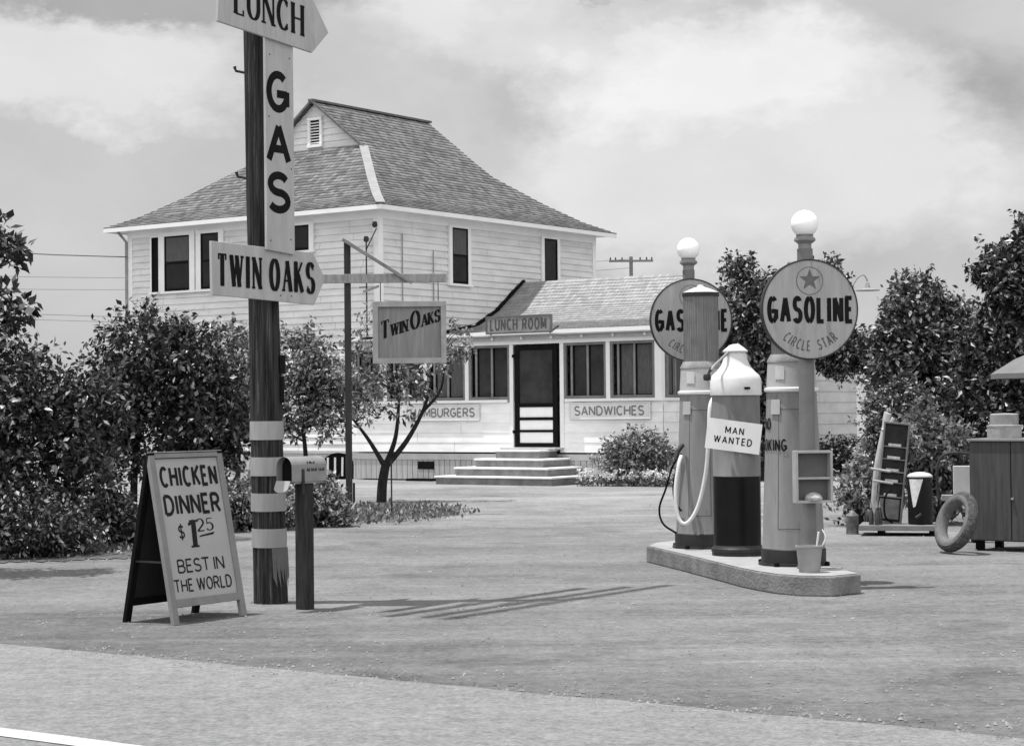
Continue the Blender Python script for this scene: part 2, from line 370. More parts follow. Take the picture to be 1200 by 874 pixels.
# ------------------------------------------------------------------ ground
TH = R(35.4); U = Vector((math.cos(TH), -math.sin(TH), 0)); V = Vector((math.sin(TH), math.cos(TH), 0))
def mat_ground(key, lo, hi, grain, speck=.0, streak=0, blot=.35, far=0, grain_k=1.5):
    M = bpy.data.materials.new(key); M.use_nodes = True; nt = M.node_tree; N = nt.nodes; L = nt.links
    p = N['Principled BSDF']; p.inputs['Roughness'].default_value = .95; p.inputs['Specular IOR Level'].default_value = .1
    tc = N.new('ShaderNodeTexCoord')
    def noise(sc, det, rough=.6, stretch=None, rot=0):
        mp = N.new('ShaderNodeMapping'); mp.inputs['Rotation'].default_value = (0, 0, rot)
        if stretch: mp.inputs['Scale'].default_value = stretch
        L.new(tc.outputs['Object'], mp.inputs[0])
        n = N.new('ShaderNodeTexNoise'); n.inputs['Scale'].default_value = sc; n.inputs['Detail'].default_value = det; n.inputs['Roughness'].default_value = rough
        L.new(mp.outputs[0], n.inputs[0]); return n.outputs['Fac']
    def m(op, a, b):
        n = N.new('ShaderNodeMath'); n.operation = op
        for i, q in enumerate((a, b)):
            if isinstance(q, (int, float)): n.inputs[i].default_value = q
            else: L.new(q, n.inputs[i])
        return n.outputs[0]
    big = noise(.25, 6, .6); mid = noise(1.5, 8, .68); fine = noise(grain, 5, .8); st = noise(1.0, 9, .7, (.10, 1.9, 1), TH); st2 = noise(.45, 6, .6, (.12, 1.4, 1), TH-.35)
    grit = noise(9, 4, .85); dash = noise(2.2, 5, .6, (.30, 2.6, 1), TH)
    base = (lo+hi)/2; amp = (hi-lo)/(hi+lo)
    f = 0.0
    for nz_, k in ((big, blot), (mid, .75), (fine, grain_k), (grit, grain_k*.75), (st, streak), (st2, streak)):
        f = m('ADD', f, m('MULTIPLY', m('SUBTRACT', nz_, .5), k*3.2*amp))
    f = m('MULTIPLY', m('ADD', f, 1.0), base)
    if far:      # ruts and dark damp dirt along the edge of the pavement
        sv = N.new('ShaderNodeSeparateXYZ'); L.new(tc.outputs['Object'], sv.inputs[0])
        dv = m('ADD', m('MULTIPLY', sv.outputs[0], V.x), m('MULTIPLY', sv.outputs[1], V.y)); dv = m('ADD', dv, m('MULTIPLY', m('SUBTRACT', st, .5), 3.0)); dv = m('ADD', dv, m('MULTIPLY', m('SUBTRACT', mid, .5), 1.0))
        mr = N.new('ShaderNodeMapRange'); mr.inputs[1].default_value = 8.2; mr.inputs[2].default_value = 10.2; mr.inputs[3].default_value = .74; mr.inputs[4].default_value = 1.0; L.new(dv, mr.inputs[0]); f = m('MULTIPLY', f, mr.outputs[0])
        ow = noise(.9, 7, .62, None, .7); rr = N.new('ShaderNodeMapRange'); rr.inputs[1].default_value = .56; rr.inputs[2].default_value = .68; rr.inputs[3].default_value = 1; rr.inputs[4].default_value = .72; L.new(ow, rr.inputs[0]); f = m('MULTIPLY', f, rr.outputs[0])
    if far:        # paler trodden earth begins here and there beyond the drive
        sp3 = N.new('ShaderNodeSeparateXYZ'); L.new(tc.outputs['Object'], sp3.inputs[0])
        d = m('ADD', m('MULTIPLY', sp3.outputs[1], 1.0), m('MULTIPLY', sp3.outputs[0], .25)); d = m('ADD', d, m('MULTIPLY', m('SUBTRACT', big, .5), 14))
        d = m('ADD', d, m('MULTIPLY', m('SUBTRACT', mid, .5), 5))
        cl = N.new('ShaderNodeMapRange'); cl.inputs[1].default_value = 21; cl.inputs[2].default_value = 32; cl.inputs[3].default_value = 1; cl.inputs[4].default_value = far; L.new(d, cl.inputs[0])
        f = m('MULTIPLY', f, cl.outputs[0])
    cc = N.new('ShaderNodeCombineColor')
    for q in range(3): L.new(f, cc.inputs[q])
    c = cc.outputs[0]
    if speck:
        sp = dash; r2 = N.new('ShaderNodeValToRGB'); r2.color_ramp.elements[0].position = .70; r2.color_ramp.elements[1].position = .77
        L.new(sp, r2.inputs[0]); mx = N.new('ShaderNodeMix'); mx.data_type = 'RGBA'; L.new(m('MULTIPLY', r2.outputs[0], speck), mx.inputs[0]); L.new(c, mx.inputs[6]); mx.inputs[7].default_value = (.34, .34, .34, 1); c = mx.outputs[2]
    L.new(c, p.inputs['Base Color'])
    bp = N.new('ShaderNodeBump'); bp.inputs['Strength'].default_value = .5; bp.inputs['Distance'].default_value = .02
    L.new(m('ADD', m('MULTIPLY', fine, 1.6), m('MULTIPLY', mid, .6)), bp.inputs['Height']); L.new(bp.outputs[0], p.inputs['Normal'])
    _m[key] = M; return M
DIRT = mat_ground('packed_dirt', .108, .212, 22, .40, .85, 1.0, 1.40, 1.5)
ASPH = mat_ground('worn_asphalt', .155, .245, 34, .0, .3, .5, 0, 2.3)
SOIL = mat_ground('dark_soil', .05, .15, 30, .3, 0)
def flat(name, pts, z, m):
    b = MB(); b.face([(x, y, z) for x, y in pts]); return structure(b.build(name, m))
g = MB(); g.face([(-2500, -300, 0), (2500, -300, 0), (2500, 3500, 0), (-2500, 3500, 0)]); structure(g.build('ground', DIRT))
def uv2(u, v, o=Vector((0, 0, 0))): p = o+U*u+V*v; return (p.x, p.y)
def ribbon(name, u0, u1, va, vb, z, m, n=240, jit=.03, seed=1):
    r = random.Random(seed); b = MB(); pa = []; pb = []
    for i in range(n+1):
        u = u0+(u1-u0)*(i/n); x, y = uv2(u, va+r.uniform(-jit, jit)); pa.append((x, y, z)); x, y = uv2(u, vb+r.uniform(-jit, jit)*1.4); pb.append((x, y, z))
    for i in range(n): b.face([pa[i], pa[i+1], pb[i+1], pb[i]])
    return structure(b.build(name, m))
ribbon('road', -120, 120, -1.2, 8.03, .006, ASPH, 1400, .014, 2)
ribbon('centre_line', -120, 120, 5.70, 5.85, .010, mat('road_paint', .42, .8, .15, 9, spots=.34, spot_scale=12, spot_v=.26), 300, .006, 3)
# paler trodden yard in front of the house and its soil beds
def blob(name, c, rx, ry, rot, z, m, seed, wob=.12, n=90):
    r = random.Random(seed); ph = [r.uniform(0, 6.3) for _ in range(6)]; pts = []
    for i in range(n):
        a = 2*math.pi*i/n; k = 1+wob*sum(math.sin(a*(j+2)+ph[j])/(j+1) for j in range(6))+r.uniform(-.015, .015)
        k += r.uniform(-.05, .05) if n > 100 else 0; x, y = rx*k*math.cos(a), ry*k*math.sin(a); pts.append((c[0]+x*math.cos(rot)-y*math.sin(rot), c[1]+x*math.sin(rot)+y*math.cos(rot)))
    return flat(name, pts, z, m)
blob('yard_soil', (-6.2, 21.9), 3.4, 2.6, R(-20), .008, SOIL, 5, .08, 420)

# ------------------------------------------------------------------ farmhouse
JOINT = mat('board_joint', .16, .9, .3)
O = (.49, 38.69, 0)
def siding(mb, o, ex, en, L, z0, z1, pitch, lap=.02, lim=None):
    o, ex, en = Vector(o), Vector(ex), Vector(en); n = max(1, round((z1-z0)/pitch)); p = (z1-z0)/n; jr = random.Random(int(abs(L)*100+z0*7+pitch*1000))
    for i in range(n):
        a, b = z0+i*p, z0+(i+1)*p
        x0, x1 = (0, L); x2, x3 = 0, L
        if lim: (x0, x1), (x2, x3) = lim(a), lim(b)
        if x1-x0 < .02: continue
        A, B = o+ex*x0+Vector((0, 0, a)), o+ex*x1+Vector((0, 0, a)); C, D = o+ex*x3+Vector((0, 0, b)), o+ex*x2+Vector((0, 0, b))
        if jr and x1-x0 > 1.2:
            mb.cur = 1; xx = jr.uniform(.2, 3.2)
            while xx < min(x1, x3)-.1:
                e1 = ex*.006; p_, q_ = o+ex*xx+Vector((0, 0, a)), o+ex*xx+Vector((0, 0, b)); mb.face([p_+en*(lap+.0055), p_+e1+en*(lap+.0055), q_+e1+en*.0055, q_+en*.0055]); xx += jr.uniform(2.2, 4.4)
            mb.cur = 0
        mb.face([A+en*(lap+.004), B+en*(lap+.004), C+en*.004, D+en*.004]); mb.face([A, B, B+en*(lap+.004), A+en*(lap+.004)])
farm = thing('farmhouse', 'tall white clapboard house with hipped shingle roof and gabled louver', 'house', O, -TH)
UR, UL, VF, VB, ZT = -4.28, -11.86, .30, 8.75, 5.74
b = MB(); b.b2(UL, UR, VF, VB, .55, ZT)
siding(b, (UL, VF, 0), (1, 0, 0), (0, -1, 0), UR-UL, .6, ZT, .148, .026); siding(b, (UR, VF, 0), (0, 1, 0), (1, 0, 0), VB-VF, .6, ZT, .148, .026)
siding(b, (UL, VB, 0), (0, -1, 0), (-1, 0, 0), VB-VF, .6, ZT, .148); siding(b, (UR, VB, 0), (-1, 0, 0), (0, 1, 0), UR-UL, .6, ZT, .148)
b.build('wall', [SIDING, JOINT], farm)
b = MB(); b.b2(UL+.04, UR-.04, VF+.04, VB-.04, 0, .55); b.build('foundation', SKIRT, farm)
for x, y in ((UL, VF), (UR, VF), (UR, VB), (UL, VB)):
    b = MB(); sx = 1 if x == UR else -1; sy = 1 if y == VB else -1
    b.b2(x+sx*.040, x-sx*.11, y+sy*.040, y+sy*.003, .6, ZT-.16); b.b2(x+sx*.040, x+sx*.003, y+sy*.003, y-sy*.11, .6, ZT-.16)
    b.build('corner_board', TRIM, farm)
b = MB()   # frieze under the eaves
b.b2(UL-.04, UR+.04, VF-.045, VF, ZT-.16, ZT+.02); b.b2(UR, UR+.045, VF+.001, VB+.04, ZT-.161, ZT+.02); b.b2(UL-.045, UL, VF+.001, VB+.04, ZT-.161, ZT+.02)
b.build('frieze', TRIM, farm)
E0, E1, F0, F1 = -12.28, -3.85, -.15, 9.15
b = MB(); b.b2(E0+.02, E1-.02, F0+.02, F1-.02, ZT+.02, ZT+.05); b.build('soffit', TRIM, farm)
b = MB()
b.b2(E0, E1, F0, F0+.025, ZT-.02, ZT+.075); b.b2(E1-.025, E1, F0+.026, F1, ZT-.02, ZT+.075); b.b2(E0, E0+.025, F0+.026, F1, ZT-.02, ZT+.075)
b.build('fascia', TRIM, farm)
def prof(d, P=((0, 5.82), (.6, 6.09), (1.3, 6.53), (2.65, 7.52), (4.215, 8.74))):
    for (a, za), (c, zc) in zip(P, P[1:]):
        if d <= c+1e-6: return za+(zc-za)*(d-a)/(c-a)
    return P[-1][1]
def course_roof(mb, nrow, dmax, edge, prf, lift=.02, d0=0, over=.04):
    """edge(d) -> two points (3d) at the ends of the slope at inset d; each course overlaps the one below"""
    for i in range(nrow):
        a = d0+(dmax-d0)*i/nrow; c = d0+(dmax-d0)*(i+1)/nrow
        P, Q = map(Vector, edge(a)); T, W = map(Vector, edge(c)); up = Vector((0, 0, lift)); lo = Vector((0, 0, -.001))
        L = (Q-P).length; s = (P-Vector(edge(d0)[0])).length
        al = lambda X: (X-Vector(edge(d0)[0])).dot((Q-P).normalized())
        mb.face([P+up, Q+up, W, T], [(al(P), i+.3), (al(Q), i+.3), (al(W), i+.6), (al(T), i+.6)])
        mb.face([P+lo, Q+lo, Q+up, P+up], [(al(P), i+.3), (al(Q), i+.3), (al(Q), i+.4), (al(P), i+.4)])
UC = (E0+E1)/2
b = MB(); FG, RG = 2.65, 2.2
course_roof(b, 38, 4.215, lambda d: ((E1-d, F0+min(d, FG), prof(d)), (E1-d, F1-min(d, RG), prof(d))), prof)
course_roof(b, 38, 4.215, lambda d: ((E0+d, F1-min(d, RG), prof(d)), (E0+d, F0+min(d, FG), prof(d))), prof)
course_roof(b, 24, FG+.1, lambda d: ((E0+d, F0+d, prof(d)), (E1-d, F0+d, prof(d))), prof)
course_roof(b, 20, RG, lambda d: ((E1-d, F1-d, prof(d)), (E0+d, F1-d, prof(d))), prof)
roof = b.build('roof', ROOFM, farm)
b = MB()   # gable ends of the roof
for v, sg in ((F0+FG+.14, 1), (F1-RG-.10, -1)):
    hw = 4.215-FG if sg == 1 else 4.215-RG; zb = prof(4.215-hw)
    b.prism([(-hw, zb-.15), (hw, zb-.15), (0, 8.72)], (UC, v, 0), (1, 0, 0), (0, 0, 1), (0, sg, 0), .05)
hw = 4.215-FG; zb = prof(FG)
siding(b, (UC, F0+FG+.14, 0), (1, 0, 0), (0, -1, 0), 0, zb-.05, 8.70, .15, lim=lambda z: (-(hw*(8.72-z)/(8.72-zb)), hw*(8.72-z)/(8.72-zb)))
gab = b.build('gable', [SIDING, JOINT], farm)
b = MB()
for sg in (-1, 1):
    p0 = Vector((UC+sg*(hw+.10), F0+FG-.02, zb-.06)); p1 = Vector((UC, F0+FG-.02, 8.75)); b.bar(p0, p1, .05, .05, (0, 1, 0))
b.bar((UC, F0+FG-.06, 8.765), (UC, F1-RG+.06, 8.765), .14, .05)
b.build('ridge_board', mat('weathered_ridge', .12, .9, .3, 6), farm)
b = MB()
for k in range(10):
    d0, d1 = FG*k/10, FG*(k+1)/10
    b.bar((E1-d0, F0+d0, prof(d0)+.035), (E1-d1, F0+d1, prof(d1)+.035), .20, .02)
b.build('hip_cap', mat('metal_hip', .26, .8, .12, 5), farm)
b = MB(); lx = UC+.02; b.b2(lx-.23, lx+.23, F0+FG+.04, F0+FG+.12, 7.66, 7.73); b.b2(lx-.22, lx-.15, F0+FG+.06, F0+FG+.12, 7.73, 8.30)
b.b2(lx+.15, lx+.22, F0+FG+.06, F0+FG+.12, 7.73, 8.30); b.b2(lx-.22, lx+.22, F0+FG+.05, F0+FG+.12, 8.30, 8.37)
vent = b.build('vent', TRIM, farm)
b = MB(); b.b2(lx-.15, lx+.15, F0+FG+.108, F0+FG+.116, 7.73, 8.30); b.build('vent_backing', BLACK, vent)
b = MB()
for k in range(8): b.bar((lx-.15, F0+FG+.095, 7.77+k*.067), (lx+.15, F0+FG+.095, 7.77+k*.067), .035, .014, (0, -.6, .8))
b.build('slat', TRIM, vent)
def house_window(par, fr, x0, x1, z0, z1, frame=BLACK, casing=.11, rail=True, pane=GLASSD, shade=0, name='window', sash=.035):
    """fr(x, out, z): point on the wall, x along it, out outward"""
    def bx(mb, xa, xb, oa, ob, za, zb):
        P = [fr(x, o, z) for x in (xa, xb) for o in (oa, ob) for z in (za, zb)]
        i = len(mb.v); mb.v += [tuple(p) for p in P]
        for q in ((0, 1, 3, 2), (4, 6, 7, 5), (0, 4, 5, 1), (2, 3, 7, 6), (0, 2, 6, 4), (1, 5, 7, 3)): mb.addf(tuple(i+k for k in q))
    c = MB(); bx(c, x0-casing, x0, .0, .05, z0-.02, z1+casing*.6); bx(c, x1, x1+casing, .0, .05, z0-.02, z1+casing*.6)
    bx(c, x0, x1, .0, .048, z1, z1+casing*.6); bx(c, x0-casing-.03, x1+casing+.03, 0, .08, z0-.07, z0-.02)
    win = c.build(name, TRIM, par)
    s = MB(); t = sash
    bx(s, x0, x0+t, .004, .042, z0-.02, z1); bx(s, x1-t, x1, .004, .042, z0-.02, z1); bx(s, x0+t, x1-t, .004, .041, z1-t, z1); bx(s, x0+t, x1-t, .004, .041, z0-.02, z0+t*1.2)
    if rail: zm = (z0+z1)/2; bx(s, x0+t, x1-t, .004, .043, zm-.02, zm+.025)
    s.build('sash', frame, win)
    p = MB(); bx(p, x0+t, x1-t, .022, .026, z0+t, z1-t); p.build('pane', pane, win)
    if shade: q = MB(); bx(q, x0+t+.01, x1-t-.01, .0265, .028, z1-t-shade, z1-t); q.build('blind', CURTAIN, win)
    return win
right = lambda x, o, z: (UR+.02+o, x, z)
front = lambda x, o, z: (x, VF-.02-o, z)
house_window(farm, right, 2.83, 3.42, 4.32, 5.56, shade=.6); house_window(farm, right, 6.48, 7.04, 4.40, 5.56, rail=False)
house_window(farm, front, -11.08, -10.85, 4.30, 5.56, casing=.05, rail=False, pane=BLACK)
house_window(farm, front, -10.66, -9.85, 4.30, 5.56, casing=.16, shade=.55); house_window(farm, front, -9.49, -8.93, 4.30, 5.56, casing=.15)
house_window(farm, front, -6.95, -6.20, 5.02, 5.56, casing=.13, rail=False)
b = MB(); b.tube([(UL-.06, VF-.06, .3), (UL-.06, VF-.06, 5.5), (UL-.2, VF-.2, 5.75)], .035, 8); b.build('downspout', METAL, farm)
b = MB()
for y, z0, z1 in ((1.05, 3.1, 5.3), (2.15, 3.6, 5.0)): b.tube([(UR+.05, y, z0), (UR+.05, y, z1)], .012, 6)
b.build('conduit', GREYWOOD, farm)
b = MB()   # service mast with insulators at the near corner
b.tube([(UR-.16, VF-.22, 2.6), (UR-.16, VF-.22, 5.1)], .016, 6); b.tube([(UR-.36, VF-.22, 4.1), (UR-.14, VF-.22, 4.1)], .014, 6)
for x, z in ((UR-.16, 5.12), (UR+.08, 5.42)): b.lathe([(0, -.07), (.05, -.05), (.06, 0), (.045, .06), (0, .07)], 10, (x, VF-.22, z))
b.tube([(UR-.16, VF-.22, 4.9), (UR+.08, VF-.16, 5.35)], .012, 6)
b.build('service_mast', DARKMETAL, farm)

# ------------------------------------------------------------------ lunch room wing
lr = thing('lunch_room', 'low white enclosed lunch room wing with a row of sash windows and screen door', 'building', O, -TH)
LL, LRr, FZ = -4.9, 2.93, .60
b = MB(); b.b2(LL, -.55, .0, .12, FZ, 1.60); b.b2(.55, LRr, .0, .12, FZ, 1.60); b.b2(LRr-.12, LRr, .12, 1.58, FZ, 1.60); b.b2(LL, LL+.12, .12, .28, FZ, 3.0)
siding(b, (LL, 0, 0), (1, 0, 0), (0, -1, 0), -.62-LL, FZ, 1.58, .196, .010); siding(b, (.62, 0, 0), (1, 0, 0), (0, -1, 0), LRr-.62, FZ, 1.58, .196, .010)
siding(b, (LRr, 0, 0), (0, 1, 0), (1, 0, 0), 1.58, FZ, 1.58, .196, .012); 
b.b2(LRr-.12, LRr, .12, 1.58, 2.66, 2.9); b.b2(LL, LRr, 2.9, 3.0, FZ, 2.9)
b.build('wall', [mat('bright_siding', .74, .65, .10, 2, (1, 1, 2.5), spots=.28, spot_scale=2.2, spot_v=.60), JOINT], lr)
b = MB(); b.b2(LL, LRr-.12, .3, 2.9, FZ, FZ+.03); b.build('floor', DARKWOOD, lr)
b = MB(); b.b2(LL+.02, LRr-.02, .05, .11, 0.03, .44)
x = LL+.03
while x < LRr-.1: b.b2(x, x+.125, .03, .05, .03, .44); x += .14
b.b2(LRr-.09, LRr-.03, .11, 2.4, .03, .44); b.build('skirt', SKIRT, lr)
b = MB(); b.b2(LL, LRr, .012, .05, .44, .565); b.b2(LRr-.05, LRr-.012, .051, 2.4, .44, .565); b.build('skirt_band', mat('skirt_band', .42, .8, .12, 4), lr)
b = MB(); b.b2(-3.05, -2.62, .02, .032, .24, .40); b.b2(-3.15, -2.5, -.25, .02, .0, .05); b.build('crawl_hatch', BLACK, lr)
b = MB(); b.b2(LL, -.70, -.055, .11, 1.60, 1.655); b.b2(.70, LRr+.03, -.055, .11, 1.60, 1.655); b.b2(LRr, LRr+.05, .11, 1.56, 1.60, 1.655); b.build('sill', TRIM, lr)
posts = [-4.85, -3.87, -2.80, -1.72, -.60, .62, 1.705, 2.84]
b = MB()
for x in posts: wd = .045 if x not in (2.84,) else .075; b.b2(x-wd, x+wd, -.03, .10, 1.655 if abs(x) > 1 else FZ, 2.76)
b.b2(LRr-.10, LRr+.02, 1.5, 1.62, 1.655, 2.7)
b.build('post', TRIM, lr)
def lr_window(x0, x1, fr, off=0):
    def bx(mb, xa, xb, oa, ob, za, zb):
        P = [fr(x, o, z) for x in (xa, xb) for o in (oa, ob) for z in (za, zb)]; i = len(mb.v); mb.v += [tuple(p) for p in P]
        for q in ((0, 1, 3, 2), (4, 6, 7, 5), (0, 4, 5, 1), (2, 3, 7, 6), (0, 2, 6, 4), (1, 5, 7, 3)): mb.addf(tuple(i+k for k in q))
    z0, z1 = 1.655, 2.76; c = MB(); t = .05
    bx(c, x0, x0+t, -.03, .02, z0, z1); bx(c, x1-t, x1, -.03, .02, z0, z1); bx(c, x0+t, x1-t, -.03, .02, z1-.05, z1); bx(c, x0+t, x1-t, -.03, .02, z0, z0+.06)
    win = c.build('window', FRAMEG, lr)
    s = MB(); xm = (x0+x1)/2+off*.02
    for a, d, o in ((x0+t+.07, xm+.03, -.06), (xm-.03, x1-t, -.085)):
        bx(s, a, a+.045, o, o+.02, z0+.06, z1-.05); bx(s, d-.045, d, o, o+.02, z0+.06, z1-.05)
    s.build('sash', mat('sash_wood', .21, .8, .2, 5), win)
    p = MB(); bx(p, x0+t, x1-t, -.10, -.095, z0+.06, z1-.05); p.build('pane', GLASSD, win)
    q = MB(); r = random.Random(int(x0*100))
    bx(q, x0+t+.14, xm-.05, -.0945, -.092, z0+.08, z1-.07); bx(q, xm+.05, x1-t-.06, -.0945, -.092, z0+.08, z1-.07)
    q.build('curtain', SCREEN if r.random() < .3 else CURTAIN, win)
ff = lambda x, o, z: (x, .0-o, z)
for i in range(len(posts)-1):
    if i == 4: continue
    lr_window(posts[i]+.05, posts[i+1]-.05-(.03 if i == 6 else 0), ff, i % 2)
fs = lambda x, o, z: (LRr+o, x, z)
lr_window(.12, .95, fs); lr_window(1.0, 1.5, fs)
# header and low roof
b = MB(); b.b2(LL-.05, LRr+.06, -.07, .10, 2.76, 2.84); b.build('header', TRIM, lr)
b = MB(); b.b2(LL-.12, LRr+.12, -.16, -.071, 2.84, 2.94); b.b2(LRr+.06, LRr+.12, -.07, 2.7, 2.84, 2.94); b.build('eave_board', mat('eave_board', .40, .8, .15, 4), lr)
b = MB(); b.prism([(-.30, 2.945), (2.72, 3.18), (2.72, 3.13), (-.16, 2.905), (-.30, 2.92)], (LL-.15, 0, 0), (0, 1, 0), (0, 0, 1), (1, 0, 0), LRr-LL+.3)
b.build('porch_roof', ROLLROOF, lr)
for i in range(11):
    x = LL+.35+i*.72; b = MB(); b.lathe([(0, -.05), (.018, -.045), (.03, -.02), (.028, 0), (.014, .03), (.014, .05), (0, .05)], 10, (x, -.19, 2.90)); bl = b.build('bulb', TRIM, lr)
P2 = ((0, 3.185), (.55, 3.27), (1.1, 3.37), (1.9, 3.74), (2.95, 4.46))
pr2 = lambda d: prof(d, P2)
b = MB(); EV = 2.66; ER = 2.98
course_roof(b, 26, 2.95, lambda d: ((UR+.05, EV+d, pr2(d)), (ER-d, EV+d, pr2(d))), pr2, .016)
course_roof(b, 26, 2.95, lambda d: ((ER-d, EV+d, pr2(d)), (ER-d, EV+5.9-d, pr2(d))), pr2, .016)
course_roof(b, 26, 2.95, lambda d: ((ER-d, EV+5.9-d, pr2(d)), (UR+.05, EV+5.9-d, pr2(d))), pr2, .016)
b.build('shingle_roof', ROOFP, lr)
b = MB(); b.b2(UR+.02, LRr-.13, 8.3, 8.5, .6, 3.1); b.build('back_wall', SIDING, lr)
b = MB(); b.b2(LRr-.12, LRr, 1.581, 8.5, FZ, 2.9); siding(b, (LRr, 1.60, 0), (0, 1, 0), (1, 0, 0), 6.82, FZ, 2.75, .235, .018); b.build('side_wall', [mat('shaded_siding', .47, .75, .14, 2, (1, 1, 2.5)), JOINT], lr)  # greyer than the front: shade of the turned-away side put into the colour
b = MB(); b.b2(LRr-.10, LRr+.03, 8.42, 8.54, .6, 2.8); b.build('corner_board', TRIM, lr)
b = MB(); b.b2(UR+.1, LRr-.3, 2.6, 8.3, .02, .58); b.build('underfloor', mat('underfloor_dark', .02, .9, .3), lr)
b = MB()
ds = [0, .275, .55, .85, 1.1, 1.5, 1.9, 2.4, 2.97]
for a, c in zip(ds, ds[1:]): b.bar((UR+.06, EV+a-.03, pr2(a)+.02), (UR+.06, EV+c, pr2(c)+.02), .07, .09)
b.bar((UR+.06, -.3, 2.985), (UR+.06, EV, 3.205), .06, .05)
b.build('rake_board', BLACK, lr)
# screen door
b = MB(); b.b2(-.51, -.40, -.045, .0, .70, 2.74); b.b2(.41, .52, -.045, .0, .70, 2.74); b.b2(-.40, .41, -.044, .0, 2.64, 2.74)
b.b2(-.40, .41, -.044, .0, .70, .79); b.b2(-.40, .41, -.044, .0, 1.00, 1.05); b.b2(-.40, .41, -.044, .0, 1.24, 1.30); b.b2(-.40, .41, -.044, .0, 1.50, 1.58)
door = b.build('door', BLACK, lr)
b = MB(); b.b2(-.40, .41, -.02, -.014, 1.58, 2.64); b.build('screen', SCREEN, door)
for z0, z1 in ((.79, 1.00), (1.05, 1.24), (1.30, 1.50)):
    b = MB(); b.b2(-.40, .41, -.026, -.004, z0, z1); b.build('panel', WHITE, door)
b = MB()
for z in (.98, 2.5): b.b2(-.56, -.50, -.06, -.046, z, z+.06)
b.build('hinge', BLACK, door)
b = MB(); b.b2(-.36, -.33, -.013, -.009, 1.6, 2.6); b.b2(.15, .21, -.013, -.009, 1.6, 2.6); b.build('inner_frame', mat('dim_frame', .12, .8), door)
# steps
st = thing('front_steps', 'three sided pale concrete steps below the black screen door', 'steps', O, -TH)
for k in range(4):
    b = MB(); i = .285*k; z0, z1 = .165*k, .165*(k+1)
    b.b2(-1.43+i, 1.33-i, -1.46+i*.98, -.002 if k == 3 else -.0, z0, z1-.035); b.build('riser', CONCRETE_SIDE, st)
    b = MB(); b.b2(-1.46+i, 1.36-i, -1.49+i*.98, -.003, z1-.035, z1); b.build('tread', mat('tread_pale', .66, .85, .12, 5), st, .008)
b = MB(); b.b2(-.66, .66, -.35, .0, .66, .70); b.build('sill', CONCRETE, st, .006)

# signs on the wing
def flat_sign(name, label, loc, rz, Wd, H, t, face_m, frame_m=None, fw=.03, ft=.012, tilt=0):
    s = thing(name, label, 'sign', loc, rz)
    b = MB(); b.b2(-Wd/2, Wd/2, 0, t, 0, H); b.build('board', face_m, s, .003)
    if frame_m:
        b = MB(); b.b2(-Wd/2, Wd/2, -ft, -.0005, H-fw, H); b.b2(-Wd/2, Wd/2, -ft, -.0005, 0, fw); b.b2(-Wd/2, -Wd/2+fw, -ft, -.0005, fw, H-fw); b.b2(Wd/2-fw, Wd/2, -ft, -.0005, fw, H-fw); b.build('frame', frame_m, s, .002)
    return s
def loc_uv(u, v, z=0): p = Vector(O)+U*u+V*v; return (p.x, p.y, z)
s = flat_sign('lunch_room_sign', 'dark weathered signboard reading LUNCH ROOM on the porch eave', loc_uv(-.18, -.36, 2.965), -TH, 1.60, .36, .04, mat('sign_dark', .20, .8, .25, 5), mat('sign_dark_frame', .11, .8, .3, 6), .035)
b = MB(); text(b, 'LUNCH ROOM', plane((-.68, 0, .085), *XZ), 1.34, .20, .20); b.build('lettering', mat('faded_ink', .07, .8, .3, 9), s)
b = MB(); b.bar((.72, .05, .0), (.72, .35, .14), .03, .03); b.bar((-.72, .05, .0), (-.72, .35, .14), .03, .03); b.build('bracket', DARKMETAL, s)
PALEB = mat('pale_board', .60, .7, .08, 4)
s = flat_sign('hamburgers_sign', 'pale wall sign reading HAMBURGERS left of the screen door', loc_uv(-2.33, -.05, 1.24), -TH, 1.88, .33, .022, PALEB, PALEB, .02)
b = MB(); text(b, 'HAMBURGERS', plane((-.83, 0, .085), *XZ), 1.64, .165, .19); b.build('lettering', mat('sign_grey_ink', .17, .8, .2, 9), s)
s = flat_sign('sandwiches_sign', 'pale wall sign reading SANDWICHES right of the screen door', loc_uv(1.74, -.05, 1.25), -TH, 1.86, .33, .022, PALEB, PALEB, .02)
b = MB(); text(b, 'SANDWICHES', plane((-.80, 0, .085), *XZ), 1.58, .165, .19); b.build('lettering', _m['sign_grey_ink'], s)

# ------------------------------------------------------------------ utility pole with its road signs
PX, PY = -1.83, 14.62
RZV = math.pi/2-TH          # local X along V: boards square to the road, faces toward the right
pole = thing('utility_pole', 'dark timber utility pole with four white painted bands and climbing spikes', 'pole', (PX, PY, 0))
def prad(z): return .128-.0060*z
lean = lambda z: -.0165*z
def pole_ring(mb, zs, extra=0, n=24, rough=.004, seed=3):
    r = random.Random(seed); i0 = len(mb.v); ph = [r.uniform(-1, 1) for _ in range(n)]
    for z in zs:
        for j in range(n):
            a = 2*math.pi*j/n; q = prad(z)+extra+rough*ph[j]+(rough*.5*r.uniform(-1, 1)); mb.v.append((lean(z)+q*math.cos(a), q*math.sin(a), z))
    mb.smooth = True
    for k in range(len(zs)-1):
        for j in range(n): a = i0+k*n+j; c = i0+k*n+(j+1) % n; mb.addf((a, c, c+n, a+n))
    mb.smooth = False; mb.face([mb.v[i0+(len(zs)-1)*n+j] for j in range(n)])
b = MB(); pole_ring(b, [-.1, .02, .06]+[.3*k for k in range(1, 31)]); b.build('shaft', CREOSOTE, pole)
BAND = mat('band_white', .29, .8, .12, 6, (4, 4, .5), spots=.30, spot_scale=9, spot_v=.13)
for z0, z1 in ((1.225, 1.365), (.955, 1.095), (.690, .825), (.420, .560)):
    b = MB(); pole_ring(b, [z0, (z0+z1)/2, z1], .006); b.build('painted_band', BAND, pole)
